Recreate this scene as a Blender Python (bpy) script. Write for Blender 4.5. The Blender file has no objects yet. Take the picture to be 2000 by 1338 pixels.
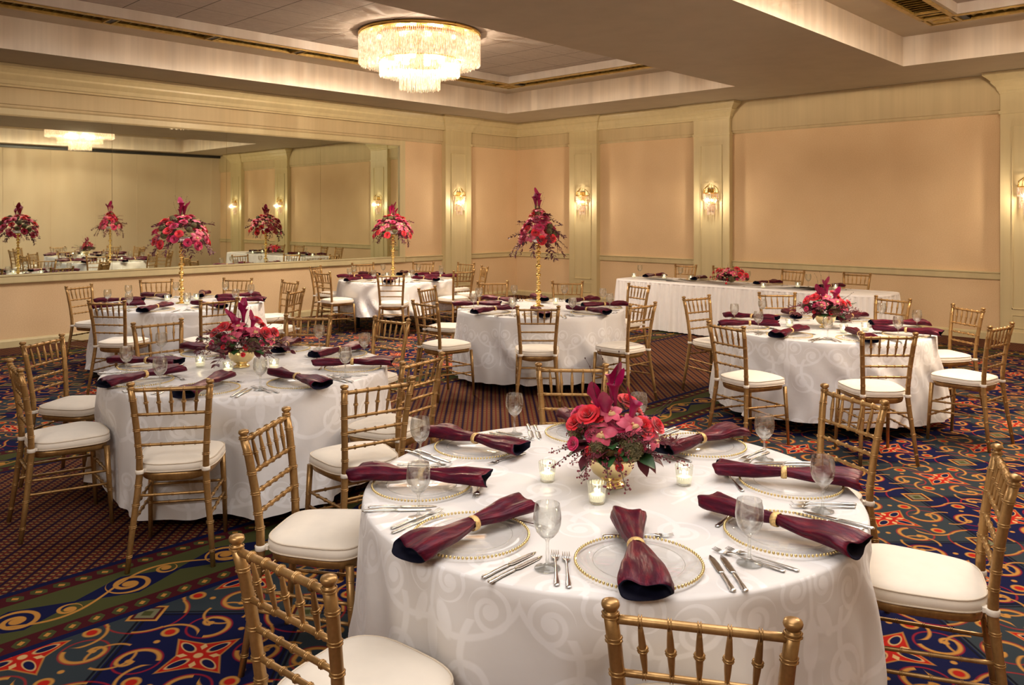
import bpy, math, random
from mathutils import Vector, Matrix

sc = bpy.context.scene
COL = sc.collection
PI = math.pi
R = math.radians

# ------------------------------------------------------------------ camera, world, exposure, lights
CAM = (12.418, -13.232, 1.8)
YAW = 43.928
cam = bpy.data.cameras.new('camera')
cam.sensor_width = 36
cam.lens = 1579.05 / 2000 * 36
cam.shift_x = (1000 - 988.7) / 2000
cam.shift_y = -(669 - 418.7) / 2000
cam.clip_start = 0.05
camo = bpy.data.objects.new('camera', cam)
COL.objects.link(camo)
camo.location = CAM
camo.rotation_euler = (R(90), 0, R(YAW))
sc.camera = camo

sc.view_settings.view_transform = 'Standard'
sc.view_settings.look = 'None'
sc.view_settings.exposure = 1.05
sc.view_settings.gamma = 1.0
sc.view_settings.use_curve_mapping = False
sc.cycles.use_denoising = True
sc.cycles.max_bounces = 7
sc.cycles.diffuse_bounces = 4
sc.cycles.glossy_bounces = 4
sc.cycles.transmission_bounces = 4
sc.cycles.transparent_max_bounces = 14
sc.cycles.caustics_reflective = False
sc.cycles.caustics_refractive = False
sc.cycles.sample_clamp_indirect = 6.0

w = bpy.data.worlds.new('world')
sc.world = w
w.use_nodes = True
w.node_tree.nodes['Background'].inputs[0].default_value = (0.9, 0.75, 0.55, 1)
w.node_tree.nodes['Background'].inputs[1].default_value = 0.05


def light(name, kind, loc, energy, color, size=0.1, size_y=None, rot=(0, 0, 0), spread=None):
    l = bpy.data.lights.new(name, kind)
    l.energy = energy
    l.color = color
    if kind == 'AREA':
        if size_y:
            l.shape = 'RECTANGLE'; l.size = size; l.size_y = size_y
        else:
            l.shape = 'DISK'; l.size = size
        if spread: l.spread = R(spread)
    else:
        l.shadow_soft_size = size
    o = bpy.data.objects.new(name, l)
    COL.objects.link(o)
    o.location = loc
    o.rotation_euler = rot
    return o


WARM = (1.0, 0.82, 0.62)
SOFT = (1.0, 0.94, 0.90)
CH1 = (3.72, -5.94)
CH2 = (11.17, -5.45)
for _c in (CH1, CH2):
    for _k in range(6):
        light('chandelier_bulb_light', 'POINT', (_c[0] + 0.30 * math.cos(_k * PI / 3), _c[1] + 0.30 * math.sin(_k * PI / 3), 3.93), 158, WARM, 0.05)
# added soft fill just below the tiled ceilings of the two coffers, without fixtures
light('coffer_fill_light', 'AREA', (3.72, -8.2, 4.29), 100, SOFT, 2.2, 9.0, spread=160)
light('coffer_fill_light', 'AREA', (11.17, -8.6, 4.29), 105, SOFT, 2.2, 9.0, spread=160)
# added soft fill behind the camera, standing in for bounced flash
light('rear_fill_light', 'AREA', (11.4, -15.6, 3.6), 75, SOFT, 3.6, 1.2, rot=(R(62), 0, R(38)))

# ------------------------------------------------------------------ custom properties


def tag(o, label=None, cat=None, group=None, kind=None):
    if label: o['label'] = label
    if cat: o['category'] = cat
    if group: o['group'] = group
    if kind: o['kind'] = kind
    return o


def link(o, parent=None):
    COL.objects.link(o)
    if parent is not None: o.parent = parent
    return o


def thing(name, label, cat, loc=(0, 0, 0), rz=0.0, group=None):
    o = bpy.data.objects.new(name, None)
    link(o)
    o.empty_display_size = 0.1
    o.location = loc
    o.rotation_euler = (0, 0, rz)
    return tag(o, label, cat, group)


def copy_tree(o, parent=None):
    c = o.copy()
    link(c)
    if parent is not None: c.parent = parent
    for ch in o.children:
        copy_tree(ch, c)
    return c


# ------------------------------------------------------------------ mesh building
class MB:
    def __init__(s):
        s.v = []; s.f = []; s.m = []; s.sm = []

    def add(s, vs, fs, smooth=True, mat=0):
        b = len(s.v)
        s.v.extend([tuple(p) for p in vs])
        for f in fs:
            s.f.append([i + b for i in f]); s.m.append(mat); s.sm.append(smooth)
        return s

    def box(s, x0, x1, y0, y1, z0, z1, mat=0):
        vs = [(x0, y0, z0), (x1, y0, z0), (x1, y1, z0), (x0, y1, z0), (x0, y0, z1), (x1, y0, z1), (x1, y1, z1), (x0, y1, z1)]
        return s.add(vs, [(0, 3, 2, 1), (4, 5, 6, 7), (0, 1, 5, 4), (1, 2, 6, 5), (2, 3, 7, 6), (3, 0, 4, 7)], False, mat)

    def quad(s, a, b, c, d, mat=0):
        return s.add([a, b, c, d], [(0, 1, 2, 3)], False, mat)

    def tube(s, pts, rads, seg=8, cap=True, mat=0, flat=1.0, smooth=True):
        pts = [Vector(p) for p in pts]
        n = len(pts)
        if not hasattr(rads, '__len__'): rads = [rads] * n
        t0 = (pts[1] - pts[0]).normalized()
        up = Vector((0, 0, 1)) if abs(t0.z) < 0.9 else Vector((1, 0, 0))
        a = t0.cross(up).normalized()
        vs = []
        for i in range(n):
            t = (pts[min(i + 1, n - 1)] - pts[max(i - 1, 0)]).normalized()
            a = (a - t * a.dot(t)).normalized()
            b = t.cross(a)
            for k in range(seg):
                q = 2 * PI * k / seg
                vs.append(pts[i] + a * (math.cos(q) * rads[i]) + b * (math.sin(q) * rads[i] * flat))
        fs = []
        for i in range(n - 1):
            for k in range(seg):
                k2 = (k + 1) % seg
                fs.append((i * seg + k, i * seg + k2, (i + 1) * seg + k2, (i + 1) * seg + k))
        if cap:
            fs.append(tuple(range(seg))[::-1])
            fs.append(tuple((n - 1) * seg + k for k in range(seg)))
        return s.add(vs, fs, smooth, mat)

    def lathe(s, prof, seg=24, c=(0, 0, 0), M=None, mat=0, smooth=True, rib=0.0, ribn=0):
        vs = []; fs = []
        n = len(prof)
        for (r, z) in prof:
            for k in range(seg):
                q = 2 * PI * k / seg
                rr = r * (1 + (rib * math.cos(ribn * q) if ribn else 0))
                p = Vector((rr * math.cos(q), rr * math.sin(q), z))
                if M: p = M @ p
                vs.append((p.x + c[0], p.y + c[1], p.z + c[2]))
        for i in range(n - 1):
            for k in range(seg):
                k2 = (k + 1) % seg
                fs.append((i * seg + k, i * seg + k2, (i + 1) * seg + k2, (i + 1) * seg + k))
        if prof[0][0] > 1e-5: fs.append(tuple(range(seg))[::-1])
        if prof[-1][0] > 1e-5: fs.append(tuple((n - 1) * seg + k for k in range(seg)))
        return s.add(vs, fs, smooth, mat)

    def shell(s, prof, seg=24, c=(0, 0, 0), mat=0, rib=0.0, ribn=0):
        vs = []; fs = []
        for (r, z) in prof:
            for k in range(seg):
                q = 2 * PI * k / seg
                rr = r * (1 + (rib * math.cos(ribn * q) if ribn else 0))
                vs.append((rr * math.cos(q) + c[0], rr * math.sin(q) + c[1], z + c[2]))
        for i in range(len(prof) - 1):
            for k in range(seg):
                k2 = (k + 1) % seg
                fs.append((i * seg + k, i * seg + k2, (i + 1) * seg + k2, (i + 1) * seg + k))
        return s.add(vs, fs, True, mat)

    def ball(s, c, r, seg=8, rings=5, sz=1.0, mat=0):
        return s.lathe([(max(1e-6, r * math.sin(PI * i / rings)), -r * sz * math.cos(PI * i / rings)) for i in range(rings + 1)], seg, c, None, mat)

    def grid(s, fn, nu, nv, mat=0, smooth=True, M=None):
        vs = []
        for j in range(nv + 1):
            for i in range(nu + 1):
                p = Vector(fn(i / nu, j / nv))
                vs.append(M @ p if M else p)
        fs = [(j * (nu + 1) + i, j * (nu + 1) + i + 1, (j + 1) * (nu + 1) + i + 1, (j + 1) * (nu + 1) + i) for j in range(nv) for i in range(nu)]
        return s.add(vs, fs, smooth, mat)

    def prism(s, prof, axis, a0, a1, fn, mat=0):
        """closed profile [(u,v)] swept straight; fn(u,v,a)->point"""
        n = len(prof)
        vs = [fn(u, v, a0) for u, v in prof] + [fn(u, v, a1) for u, v in prof]
        fs = [(i, (i + 1) % n, n + (i + 1) % n, n + i) for i in range(n)] + [tuple(range(n))[::-1], tuple(range(n, 2 * n))]
        return s.add(vs, fs, False, mat)

    def merge(s, o, M):
        b = len(s.v)
        s.v.extend([tuple(M @ Vector(p)) for p in o.v])
        for f, m, sm in zip(o.f, o.m, o.sm):
            s.f.append([i + b for i in f]); s.m.append(m); s.sm.append(sm)
        return s

    def mesh(s, name, mats):
        me = bpy.data.meshes.new(name)
        me.from_pydata(s.v, [], s.f)
        if not isinstance(mats, (list, tuple)): mats = [mats]
        for m in mats: me.materials.append(m)
        me.polygons.foreach_set('material_index', s.m)
        me.polygons.foreach_set('use_smooth', s.sm)
        me.update()
        return me


def obj(name, mb, mats, parent=None, loc=None, rot=None):
    me = mb if isinstance(mb, bpy.types.Mesh) else mb.mesh(name, mats)
    o = bpy.data.objects.new(name, me)
    link(o, parent)
    if loc is not None: o.location = loc
    if rot is not None: o.rotation_euler = rot
    return o


def struct(name, mb, mats):
    o = obj(name, mb, mats)
    o['kind'] = 'structure'
    return o


# ------------------------------------------------------------------ node expressions
class X:
    """a float socket; operators make Math nodes in its tree"""
    def __init__(s, t, k): s.t = t; s.k = k

    def _m(s, op, *a):
        n = s.t.nodes.new('ShaderNodeMath'); n.operation = op
        for i, q in enumerate((s,) + a):
            if isinstance(q, X): s.t.links.new(q.k, n.inputs[i])
            else: n.inputs[i].default_value = float(q)
        return X(s.t, n.outputs[0])

    def __add__(s, o): return s._m('ADD', o)
    __radd__ = __add__
    def __sub__(s, o): return s._m('SUBTRACT', o)
    def __rsub__(s, o): return s._m('MULTIPLY', -1)._m('ADD', o)
    def __mul__(s, o): return s._m('MULTIPLY', o)
    __rmul__ = __mul__
    def __truediv__(s, o): return s._m('DIVIDE', o)
    def __neg__(s): return s * -1


def Aabs(a): return a._m('ABSOLUTE')
def Afr(a): return a._m('FRACT')
def Afl(a): return a._m('FLOOR')
def Amin(a, b): return a._m('MINIMUM', b) if isinstance(a, X) else b._m('MINIMUM', a)
def Amax(a, b): return a._m('MAXIMUM', b) if isinstance(a, X) else b._m('MAXIMUM', a)
def Alt(a, b): return a._m('LESS_THAN', b)
def Agt(a, b): return a._m('GREATER_THAN', b)
def Ahyp(a, b): return (a * a + b * b)._m('SQRT')
def Aat(a, b): return a._m('ARCTAN2', b)
def Asin(a): return a._m('SINE')
def Asgn(a): return a._m('SIGN')
def mixf(a, b, m): return a + (b - a) * m
def below(a, e, s): return ((e - a) * (1 / s) + 0.5)._m('MAXIMUM', 0)._m('MINIMUM', 1)
def band(d, wd, s=0.012): return below(Aabs(d), wd, s)


def ramp(t, fac, stops):
    n = t.nodes.new('ShaderNodeValToRGB')
    cr = n.color_ramp
    while len(cr.elements) < len(stops): cr.elements.new(0.5)
    for e, (p, c) in zip(cr.elements, stops):
        e.position = p; e.color = tuple(c) + (1,)
    t.links.new(fac, n.inputs[0])
    return n.outputs[0]


def mixc(t, a, b, fac, blend='MIX'):
    n = t.nodes.new('ShaderNodeMix'); n.data_type = 'RGBA'; n.blend_type = blend
    for key, val in ((6, a), (7, b)):
        if isinstance(val, (tuple, list)): n.inputs[key].default_value = tuple(val)[:3] + (1,)
        else: t.links.new(val, n.inputs[key])
    if isinstance(fac, X): fac = fac.k
    if isinstance(fac, (int, float)): n.inputs[0].default_value = fac
    else: t.links.new(fac, n.inputs[0])
    return n.outputs[2]


def new_mat(name):
    m = bpy.data.materials.new(name)
    m.use_nodes = True
    t = m.node_tree
    b = t.nodes['Principled BSDF']
    return m, t, b


def coords(t, kind='Object'):
    n = t.nodes.new('ShaderNodeTexCoord')
    return n.outputs[kind]


def world_pos(t):
    return t.nodes.new('ShaderNodeNewGeometry').outputs['Position']


def sep(t, v):
    n = t.nodes.new('ShaderNodeSeparateXYZ')
    t.links.new(v, n.inputs[0])
    return X(t, n.outputs[0]), X(t, n.outputs[1]), X(t, n.outputs[2])


def noise(t, vec, scale, detail=2, rough=0.5, stretch=None):
    n = t.nodes.new('ShaderNodeTexNoise')
    n.inputs['Scale'].default_value = scale
    n.inputs['Detail'].default_value = detail
    n.inputs['Roughness'].default_value = rough
    if stretch:
        mp = t.nodes.new('ShaderNodeMapping'); mp.inputs['Scale'].default_value = stretch
        t.links.new(vec, mp.inputs[0]); vec = mp.outputs[0]
    t.links.new(vec, n.inputs['Vector'])
    return n.outputs[0]


def bump(t, b, h, strength=0.2, dist=0.01):
    n = t.nodes.new('ShaderNodeBump')
    n.inputs['Strength'].default_value = strength
    n.inputs['Distance'].default_value = dist
    t.links.new(h, n.inputs['Height'])
    t.links.new(n.outputs[0], b.inputs['Normal'])


def setp(b, **k):
    names = {'col': 'Base Color', 'rough': 'Roughness', 'metal': 'Metallic', 'spec': 'Specular IOR Level', 'sheen': 'Sheen Weight',
             'trans': 'Transmission Weight', 'coat': 'Coat Weight', 'em': 'Emission Color', 'es': 'Emission Strength', 'sss': 'Subsurface Weight', 'srough': 'Sheen Roughness'}
    for q, v in k.items():
        i = b.inputs[names[q]]
        i.default_value = tuple(v) + (1,) if isinstance(v, (tuple, list)) else v


def simple(name, col, rough=0.5, metal=0.0, var=0.12, scale=30, bstr=0.0, bscale=120, **k):
    m, t, b = new_mat(name)
    setp(b, col=col, rough=rough, metal=metal, **k)
    c = coords(t)
    n = noise(t, c, scale, 3)
    lo = tuple(q * (1 - var) for q in col); hi = tuple(min(1, q * (1 + var)) for q in col)
    t.links.new(ramp(t, n, [(0.3, lo), (0.7, hi)]), b.inputs['Base Color'])
    if bstr: bump(t, b, noise(t, c, bscale, 3), bstr, 0.004)
    return m


def streaky(name, col, rough=0.6, amt=0.1, axis='z', scale=9.0):
    """paint or paper with long soft vertical streaks"""
    m, t, b = new_mat(name)
    setp(b, rough=rough)
    p = world_pos(t)
    n1 = noise(t, p, scale, 3, 0.6, (1, 1, 0.03))
    n2 = noise(t, p, 2.2, 2, 0.5)
    f = X(t, n1) * 0.75 + X(t, n2) * 0.25
    lo = tuple(q * (1 - amt) for q in col); hi = tuple(min(1, q * (1 + amt)) for q in col)
    t.links.new(ramp(t, f.k, [(0.35, lo), (0.65, hi)]), b.inputs['Base Color'])
    return m


def glass_mat(name, tint=(0.97, 0.98, 0.97), add=0.0, ior=1.5, rough=0.02, cap=0.95, solid=0.0):
    m = bpy.data.materials.new(name); m.use_nodes = True
    t = m.node_tree; t.nodes.clear()
    out = t.nodes.new('ShaderNodeOutputMaterial')
    tr = t.nodes.new('ShaderNodeBsdfTransparent'); tr.inputs[0].default_value = tint + (1,)
    gl = t.nodes.new('ShaderNodeBsdfGlossy'); gl.inputs[0].default_value = (1, 1, 1, 1); gl.inputs['Roughness'].default_value = rough
    fr = t.nodes.new('ShaderNodeLayerWeight')
    f = X(t, fr.outputs['Facing'])
    f = ((f * f) * (f * f) * f * 0.95 + f * f * 0.10 + 0.02 + add)._m('MINIMUM', cap)
    mx = t.nodes.new('ShaderNodeMixShader')
    t.links.new(f.k, mx.inputs[0]); t.links.new(tr.outputs[0], mx.inputs[1]); t.links.new(gl.outputs[0], mx.inputs[2])
    if solid:
        gs = t.nodes.new('ShaderNodeBsdfGlass'); gs.inputs['Roughness'].default_value = 0.0; gs.inputs['IOR'].default_value = 1.45
        m2 = t.nodes.new('ShaderNodeMixShader'); m2.inputs[0].default_value = solid
        t.links.new(mx.outputs[0], m2.inputs[1]); t.links.new(gs.outputs[0], m2.inputs[2]); mx = m2
    t.links.new(mx.outputs[0], out.inputs[0])
    return m


# ------------------------------------------------------------------ carpet
NAVY = (0.0035, 0.005, 0.036); GREY = (0.024, 0.032, 0.038); GOLD = (0.40, 0.185, 0.038); PALE = (0.50, 0.31, 0.13)
RED = (0.34, 0.011, 0.006); MAROON = (0.05, 0.005, 0.008); OLIVE = (0.050, 0.052, 0.016); BLACK = (0.003, 0.003, 0.008)


def spiral(x, y, pitch, wd, rmax, flip=1):
    r = Ahyp(x, y)
    th = Aat(y * flip, x) * (1 / (2 * PI))
    g = Aabs(Afr(r * (1 / pitch) - th) - 0.5)
    ball = below(r, pitch * 0.55, 0.006)
    return Amax(below(g, wd, 0.10) * Alt(r, rmax), ball)


def carpet_mat():
    m, t, b = new_mat('patterned_carpet')
    setp(b, rough=0.95, spec=0.1)
    px, py, pz = sep(t, world_pos(t))
    # slight wobble of the woven lines
    # ---- scroll field
    qx = (px - 10.73) * (0.5 / 0.502); qy = (py + 7.21) * (0.5 / 0.502)
    a = qx + qy; c = qx - qy
    ia = Afl(a + 0.5); ic = Afl(c + 0.5)
    fa = a - ia; fc = c - ic
    par = 1 - Afr((ia + ic) * 0.5) * 2                      # 0 / 1 checker
    u = Aabs(fa); v = Aabs(fc)
    col = mixc(t, NAVY, GREY, par)
    edge = Amax(u, v)
    col = mixc(t, col, BLACK, band(edge - 0.482, 0.008, 0.008))
    # rotate into one quarter
    sel = Agt(u, v)
    s_ = Amax(u, v)
    tt = mixf(-(fa * Asgn(fc)), fc * Asgn(fa), sel)
    gold = None

    def put(msk):
        nonlocal gold
        gold = msk if gold is None else Amax(gold, msk)
    d1 = Ahyp(s_ - 0.325, tt + 0.05)
    put(band(d1 - 0.115, 0.0125) * Agt(tt, -0.05))
    d2 = Ahyp(s_ - 0.395, tt + 0.055)
    put(band(d2 - 0.045, 0.011) * Alt(tt, -0.05))
    put(below(Ahyp(s_ - 0.372, tt + 0.055), 0.021, 0.01))
    d3 = Ahyp(0.5 - u, 0.5 - v)
    put(band(d3 - 0.235, 0.008) * Agt(tt, -0.02))
    d4 = Ahyp(s_ - 0.255, tt - 0.20)
    put(band(Ahyp(u - 0.265, v - 0.265) - 0.042, 0.010))
    put(band(Ahyp(s_ - 0.19, tt + 0.24) - 0.165, 0.009) * Alt(tt, -0.09) * Agt(s_, 0.2))
    put(below(Ahyp(s_ - 0.30, tt - 0.155), 0.018, 0.01))
    put(band(Ahyp(s_ - 0.5, tt) - 0.135, 0.0075) * Agt(Ahyp(s_ - 0.39, tt - 0.10), 0.05))
    mid = Amin(u, v)
    star = edge - mid * 0.30
    red_outline = below(Amin(Aabs(d1 - 0.133), Aabs(d3 - 0.248)), 0.006, 0.01)  # red outline woven along the gold scroll arcs
    col = mixc(t, col, RED, red_outline * 0.6)
    col = mixc(t, col, GOLD, below(star, 0.128, 0.012))
    col = mixc(t, col, RED, below(star, 0.120, 0.012))
    col = mixc(t, col, RED, below(Ahyp(u - 0.265, v - 0.265), 0.034, 0.01))
    col = mixc(t, col, GOLD, gold)
    dd = (u + v) * 0.7071; ee = (u - v) * 0.7071
    pet = Ahyp((dd - 0.125) * 0.55, ee * (1.0 + dd * 2.2))
    col = mixc(t, col, PALE, below(pet, 0.040, 0.008))
    col = mixc(t, col, NAVY, below(pet, 0.032, 0.008))
    col = mixc(t, col, PALE, below(Aabs(tt) * 1.6 + Aabs(s_ - 0.095), 0.034, 0.01))
    col = mixc(t, col, PALE, below(Ahyp(u, v), 0.026, 0.008))
    e2 = Amax(0.5 - u, 0.5 - v)
    col = mixc(t, col, GOLD, below(e2, 0.098, 0.008))
    col = mixc(t, col, MAROON, below(e2, 0.080, 0.008))
    col = mixc(t, col, (0.14, 0.13, 0.07), below(e2, 0.060, 0.008))
    col = mixc(t, col, OLIVE, below(e2, 0.030, 0.01))
    field = col
    # ---- small check
    uu = (px + py) * 0.7071; vv = (px - py) * 0.7071
    fu = Aabs(Afr(uu * (1 / 0.082)) - 0.5); fv = Aabs(Afr(vv * (1 / 0.036)) - 0.5)
    fv2 = Aabs(Afr(vv * (1 / 0.036) + 0.5) - 0.5)
    chk = mixc(t, (0.058, 0.012, 0.012), (0.012, 0.006, 0.026), Agt(fu, 0.435))
    chk = mixc(t, chk, (0.24, 0.14, 0.045), Alt(Amax(Aabs(fu - 0.22) * 1.3, fv * 0.9), 0.17))
    chk = mixc(t, chk, (0.16, 0.025, 0.012), Alt(Amax(fu * 1.8, fv2), 0.20))
    chk = mixc(t, chk, (0.006, 0.004, 0.015), Agt(fu, 0.47))
    # ---- border bands: w across 0..1, l along in metres

    def border(wc, l, wid):
        P = 0.98
        x = (Afr(l * (1 / P)) - 0.5) * P
        y = (wc - 0.5) * wid
        cb = mixc(t, OLIVE, NAVY, Alt(Aabs(x) * 0.55 + Aabs(y) * 1.25, 0.145))
        x2 = (Afr(l * (1 / P) + 0.5) - 0.5) * P
        cb = mixc(t, cb, NAVY, Alt(Aabs(x2) * 0.55 + Aabs(y) * 1.25, 0.145))
        g = spiral(x, y + 0.01, 0.055, 0.21, 0.105)
        g = Amax(g, spiral(x2, y - 0.01, 0.055, 0.21, 0.105, -1))
        g = Amax(g, spiral(x - 0.20, y + 0.055, 0.04, 0.21, 0.055, -1))
        g = Amax(g, spiral(x2 - 0.20, y - 0.055, 0.04, 0.21, 0.055))
        wav = y - Asin(l * (2 * PI / P) + 0.6) * 0.11
        g = Amax(g, band(wav, 0.0085, 0.006))
        cb = mixc(t, cb, GOLD, g)
        ay = Aabs(y) * (1 / wid)
        cb = mixc(t, cb, MAROON, Agt(ay, 0.275))
        strip = Agt(ay, 0.31)
        lf = Aabs(Afr(l * (1 / 0.10) + ay * 2) - 0.5)
        leafc = mixc(t, OLIVE, MAROON, Agt(lf + Aabs(ay - 0.36) * 4, 0.38))
        leafc = mixc(t, leafc, GOLD, Alt(lf + Aabs(ay - 0.36) * 6, 0.17))
        cb = mixc(t, cb, leafc, strip)
        cb = mixc(t, cb, MAROON, Agt(ay, 0.412))
        cb = mixc(t, cb, NAVY, Agt(ay, 0.438))
        return cb
    bx1 = border((px - 8.05) * (1 / 0.64), py + 11.67 - 0.49, 0.64)
    bx2 = border((px - 5.36) * (1 / 0.64), py, 0.64)
    bw1 = border((px - 0.66) * (1 / 0.62), py, 0.62)
    bw2 = border((py + 1.50) * (1 / 0.62), px, 0.62)
    inband1 = Agt(px, 8.05) * Alt(px, 8.69)
    inband2 = Agt(px, 5.36) * Alt(px, 6.0)
    incheck = Agt(px, 6.0) * Alt(px, 8.05)
    nearx = Alt(px, 1.28); neary = Agt(py, -1.50)
    col = mixc(t, field, chk, incheck)
    col = mixc(t, col, bx1, inband1)
    col = mixc(t, col, bx2, inband2)
    col = mixc(t, col, bw2, neary)
    col = mixc(t, col, bw1, nearx * Alt(py, -0.88))
    col = mixc(t, col, chk, Amax(Alt(px, 0.66), Agt(py, -0.88)))
    # wool speckle
    n = noise(t, world_pos(t), 420, 2, 0.6)
    sp = (X(t, n) - 0.5) * 0.9 + 1.0
    cc = t.nodes.new('ShaderNodeVectorMath'); cc.operation = 'SCALE'
    t.links.new(col, cc.inputs[0]); t.links.new(sp.k, cc.inputs['Scale'])
    t.links.new(cc.outputs[0], b.inputs['Base Color'])
    return m


def damask_mat(name, base=(0.755, 0.725, 0.70), hi=(0.87, 0.85, 0.84), cell=0.58):
    m, t, b = new_mat(name)
    uv = coords(t, 'UV')
    x, y, _ = sep(t, uv)
    row = Afl(y * (1 / cell))
    x = x + Afr(row * 0.5) * cell
    fx = Aabs(Afr(x * (1 / cell)) - 0.5)                # mirrored
    fy = Afr(y * (1 / cell)) - 0.5
    g = spiral(fx - 0.22, fy - 0.16, 0.085, 0.20, 0.155)
    g = Amax(g, spiral(fx - 0.34, fy + 0.20, 0.07, 0.20, 0.125, -1))
    g = Amax(g, spiral(fx - 0.10, fy + 0.30, 0.06, 0.20, 0.10))
    g = Amax(g, below(Ahyp(fx * 2.4, (fy + 0.02) * 0.8), 0.11, 0.02))
    g = Amax(g, below(Ahyp((fx - 0.10) * 2.2 - (fy + 0.1) * 0.9, (fy + 0.12) * 1.1), 0.095, 0.02))
    g = Amax(g, band(Ahyp(fx - 0.5, fy + 0.0) - 0.30, 0.02, 0.01) * Agt(fy, -0.15))
    g = Amax(g, band(Ahyp(fx - 0.18, fy + 0.42) - 0.36, 0.016, 0.01) * Alt(fy, 0.05))
    g = Amax(g, band(fx - 0.0, 0.012, 0.01) * Alt(fy, 0.25))
    g = g._m('MINIMUM', 1.0)
    t.links.new(mixc(t, base, hi, g), b.inputs['Base Color'])
    t.links.new((0.62 - g * 0.27).k, b.inputs['Roughness'])
    setp(b, sheen=0.3, spec=0.45)
    n = noise(t, coords(t, 'Object'), 3.0, 4, 0.6)
    bump(t, b, n, 0.25, 0.03)
    return m


# ------------------------------------------------------------------ materials
M_floor = carpet_mat()


def wallpaper_mat():
    m, t, b = new_mat('peach_wallpaper')
    setp(b, rough=0.85, spec=0.2)
    p = world_pos(t)
    n = noise(t, p, 60, 3, 0.7, (1.0, 1.0, 1.3))
    n2 = noise(t, p, 1.3, 2)
    f = X(t, n) * 0.6 + X(t, n2) * 0.4
    t.links.new(ramp(t, f.k, [(0.32, (0.66, 0.465, 0.265)), (0.68, (0.79, 0.585, 0.355))]), b.inputs['Base Color'])
    bump(t, b, n, 0.15, 0.003)
    return m


M_wall = wallpaper_mat()
M_trim = streaky('cream_paint', (0.62, 0.52, 0.29), 0.42, 0.05)
M_frieze = streaky('cream_frieze_paper', (0.56, 0.445, 0.25), 0.6, 0.06)
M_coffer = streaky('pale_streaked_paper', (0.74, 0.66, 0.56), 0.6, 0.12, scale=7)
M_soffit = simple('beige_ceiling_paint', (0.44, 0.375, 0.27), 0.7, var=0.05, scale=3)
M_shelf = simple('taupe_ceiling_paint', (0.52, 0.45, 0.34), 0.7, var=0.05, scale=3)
M_lip = streaky('white_ceiling_lip', (0.78, 0.74, 0.70), 0.6, 0.05)
M_partition = streaky('tan_partition_cloth', (0.56, 0.45, 0.31), 0.85, 0.03, scale=2)
M_grille = simple('aged_gold_grille', (0.55, 0.38, 0.11), 0.4, 0.3, var=0.2, scale=14)
M_grille_dark = simple('olive_gold_slats', (0.34, 0.25, 0.06), 0.5, 0.2, var=0.3, scale=20)
M_black = simple('black_metal', (0.012, 0.012, 0.014), 0.5, 0.0)


def tile_mat():
    m, t, b = new_mat('textured_ceiling_tile')
    setp(b, rough=0.8)
    px, py, pz = sep(t, world_pos(t))
    S = 0.665
    fx = Aabs(Afr((px - 2.17) * (1 / S) + 0.5) - 0.5); fy = Aabs(Afr((py + 9.36) * (1 / S) + 0.5) - 0.5)
    n = noise(t, world_pos(t), 26, 4, 0.7, (1, 0.35, 1))
    c = ramp(t, n, [(0.3, (0.44, 0.39, 0.345)), (0.7, (0.54, 0.485, 0.43))])
    g = Amax(Alt(fx, 0.006), Alt(fy, 0.010))
    c = mixc(t, c, (0.10, 0.085, 0.06), g)
    t.links.new(c, b.inputs['Base Color'])
    bump(t, b, n, 0.4, 0.01)
    return m


M_tile = tile_mat()


def mirror_mat():
    m, t, b = new_mat('mirror_glass')
    setp(b, rough=0.015, metal=1.0)
    n = noise(t, world_pos(t), 0.7, 1)
    t.links.new(ramp(t, n, [(0.3, (0.76, 0.82, 0.70)), (0.7, (0.78, 0.84, 0.73))]), b.inputs['Base Color'])
    return m


M_mirror = mirror_mat()


def chair_gold_mat():
    m, t, b = new_mat('antique_gold_lacquer')
    setp(b, rough=0.34, metal=0.62, spec=0.5)
    c = coords(t)
    n = noise(t, c, 14, 4, 0.6, (1, 1, 0.25))
    n2 = noise(t, c, 90, 2)
    f = X(t, n) * 0.8 + X(t, n2) * 0.2
    t.links.new(ramp(t, f.k, [(0.3, (0.24, 0.130, 0.044)), (0.55, (0.43, 0.25, 0.090)), (0.8, (0.60, 0.37, 0.155))]), b.inputs['Base Color'])
    return m


M_gold = chair_gold_mat()
M_cush = simple('ivory_cushion_cloth', (0.84, 0.76, 0.64), 0.75, var=0.03, scale=12, bstr=0.15, bscale=30, sheen=0.3)
M_pipe = simple('ivory_piping', (0.70, 0.60, 0.47), 0.75, var=0.04)
M_brass = simple('polished_gold', (0.86, 0.60, 0.20), 0.16, 1.0, var=0.05, scale=8)
M_bowl = simple('pale_gold_bowl', (0.90, 0.72, 0.38), 0.22, 0.85, var=0.05, scale=8)
M_bead = simple('gold_beads', (0.72, 0.56, 0.26), 0.28, 0.9, var=0.1, scale=40)
M_ring = simple('gilt_napkin_band', (0.74, 0.50, 0.20), 0.4, 0.6, var=0.25, scale=160, bstr=0.6, bscale=260)
M_silver = simple('silver_cutlery', (0.72, 0.70, 0.66), 0.22, 1.0, var=0.06, scale=30)
M_cloth = damask_mat('white_damask_tablecloth')
M_skirt = simple('white_satin_skirt', (0.84, 0.81, 0.79), 0.5, var=0.03, scale=6, sheen=0.3)
M_glass = glass_mat('clear_goblet_glass', add=0.02, solid=0.26)
M_dish = glass_mat('clear_charger_glass', (0.99, 0.99, 0.985), add=-0.01, cap=0.16)
M_votive = glass_mat('ribbed_votive_glass', (0.97, 0.98, 0.94), add=0.06, rough=0.06, solid=0.35)
M_wood = simple('plywood_tabletop', (0.30, 0.20, 0.12), 0.6)


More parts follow.
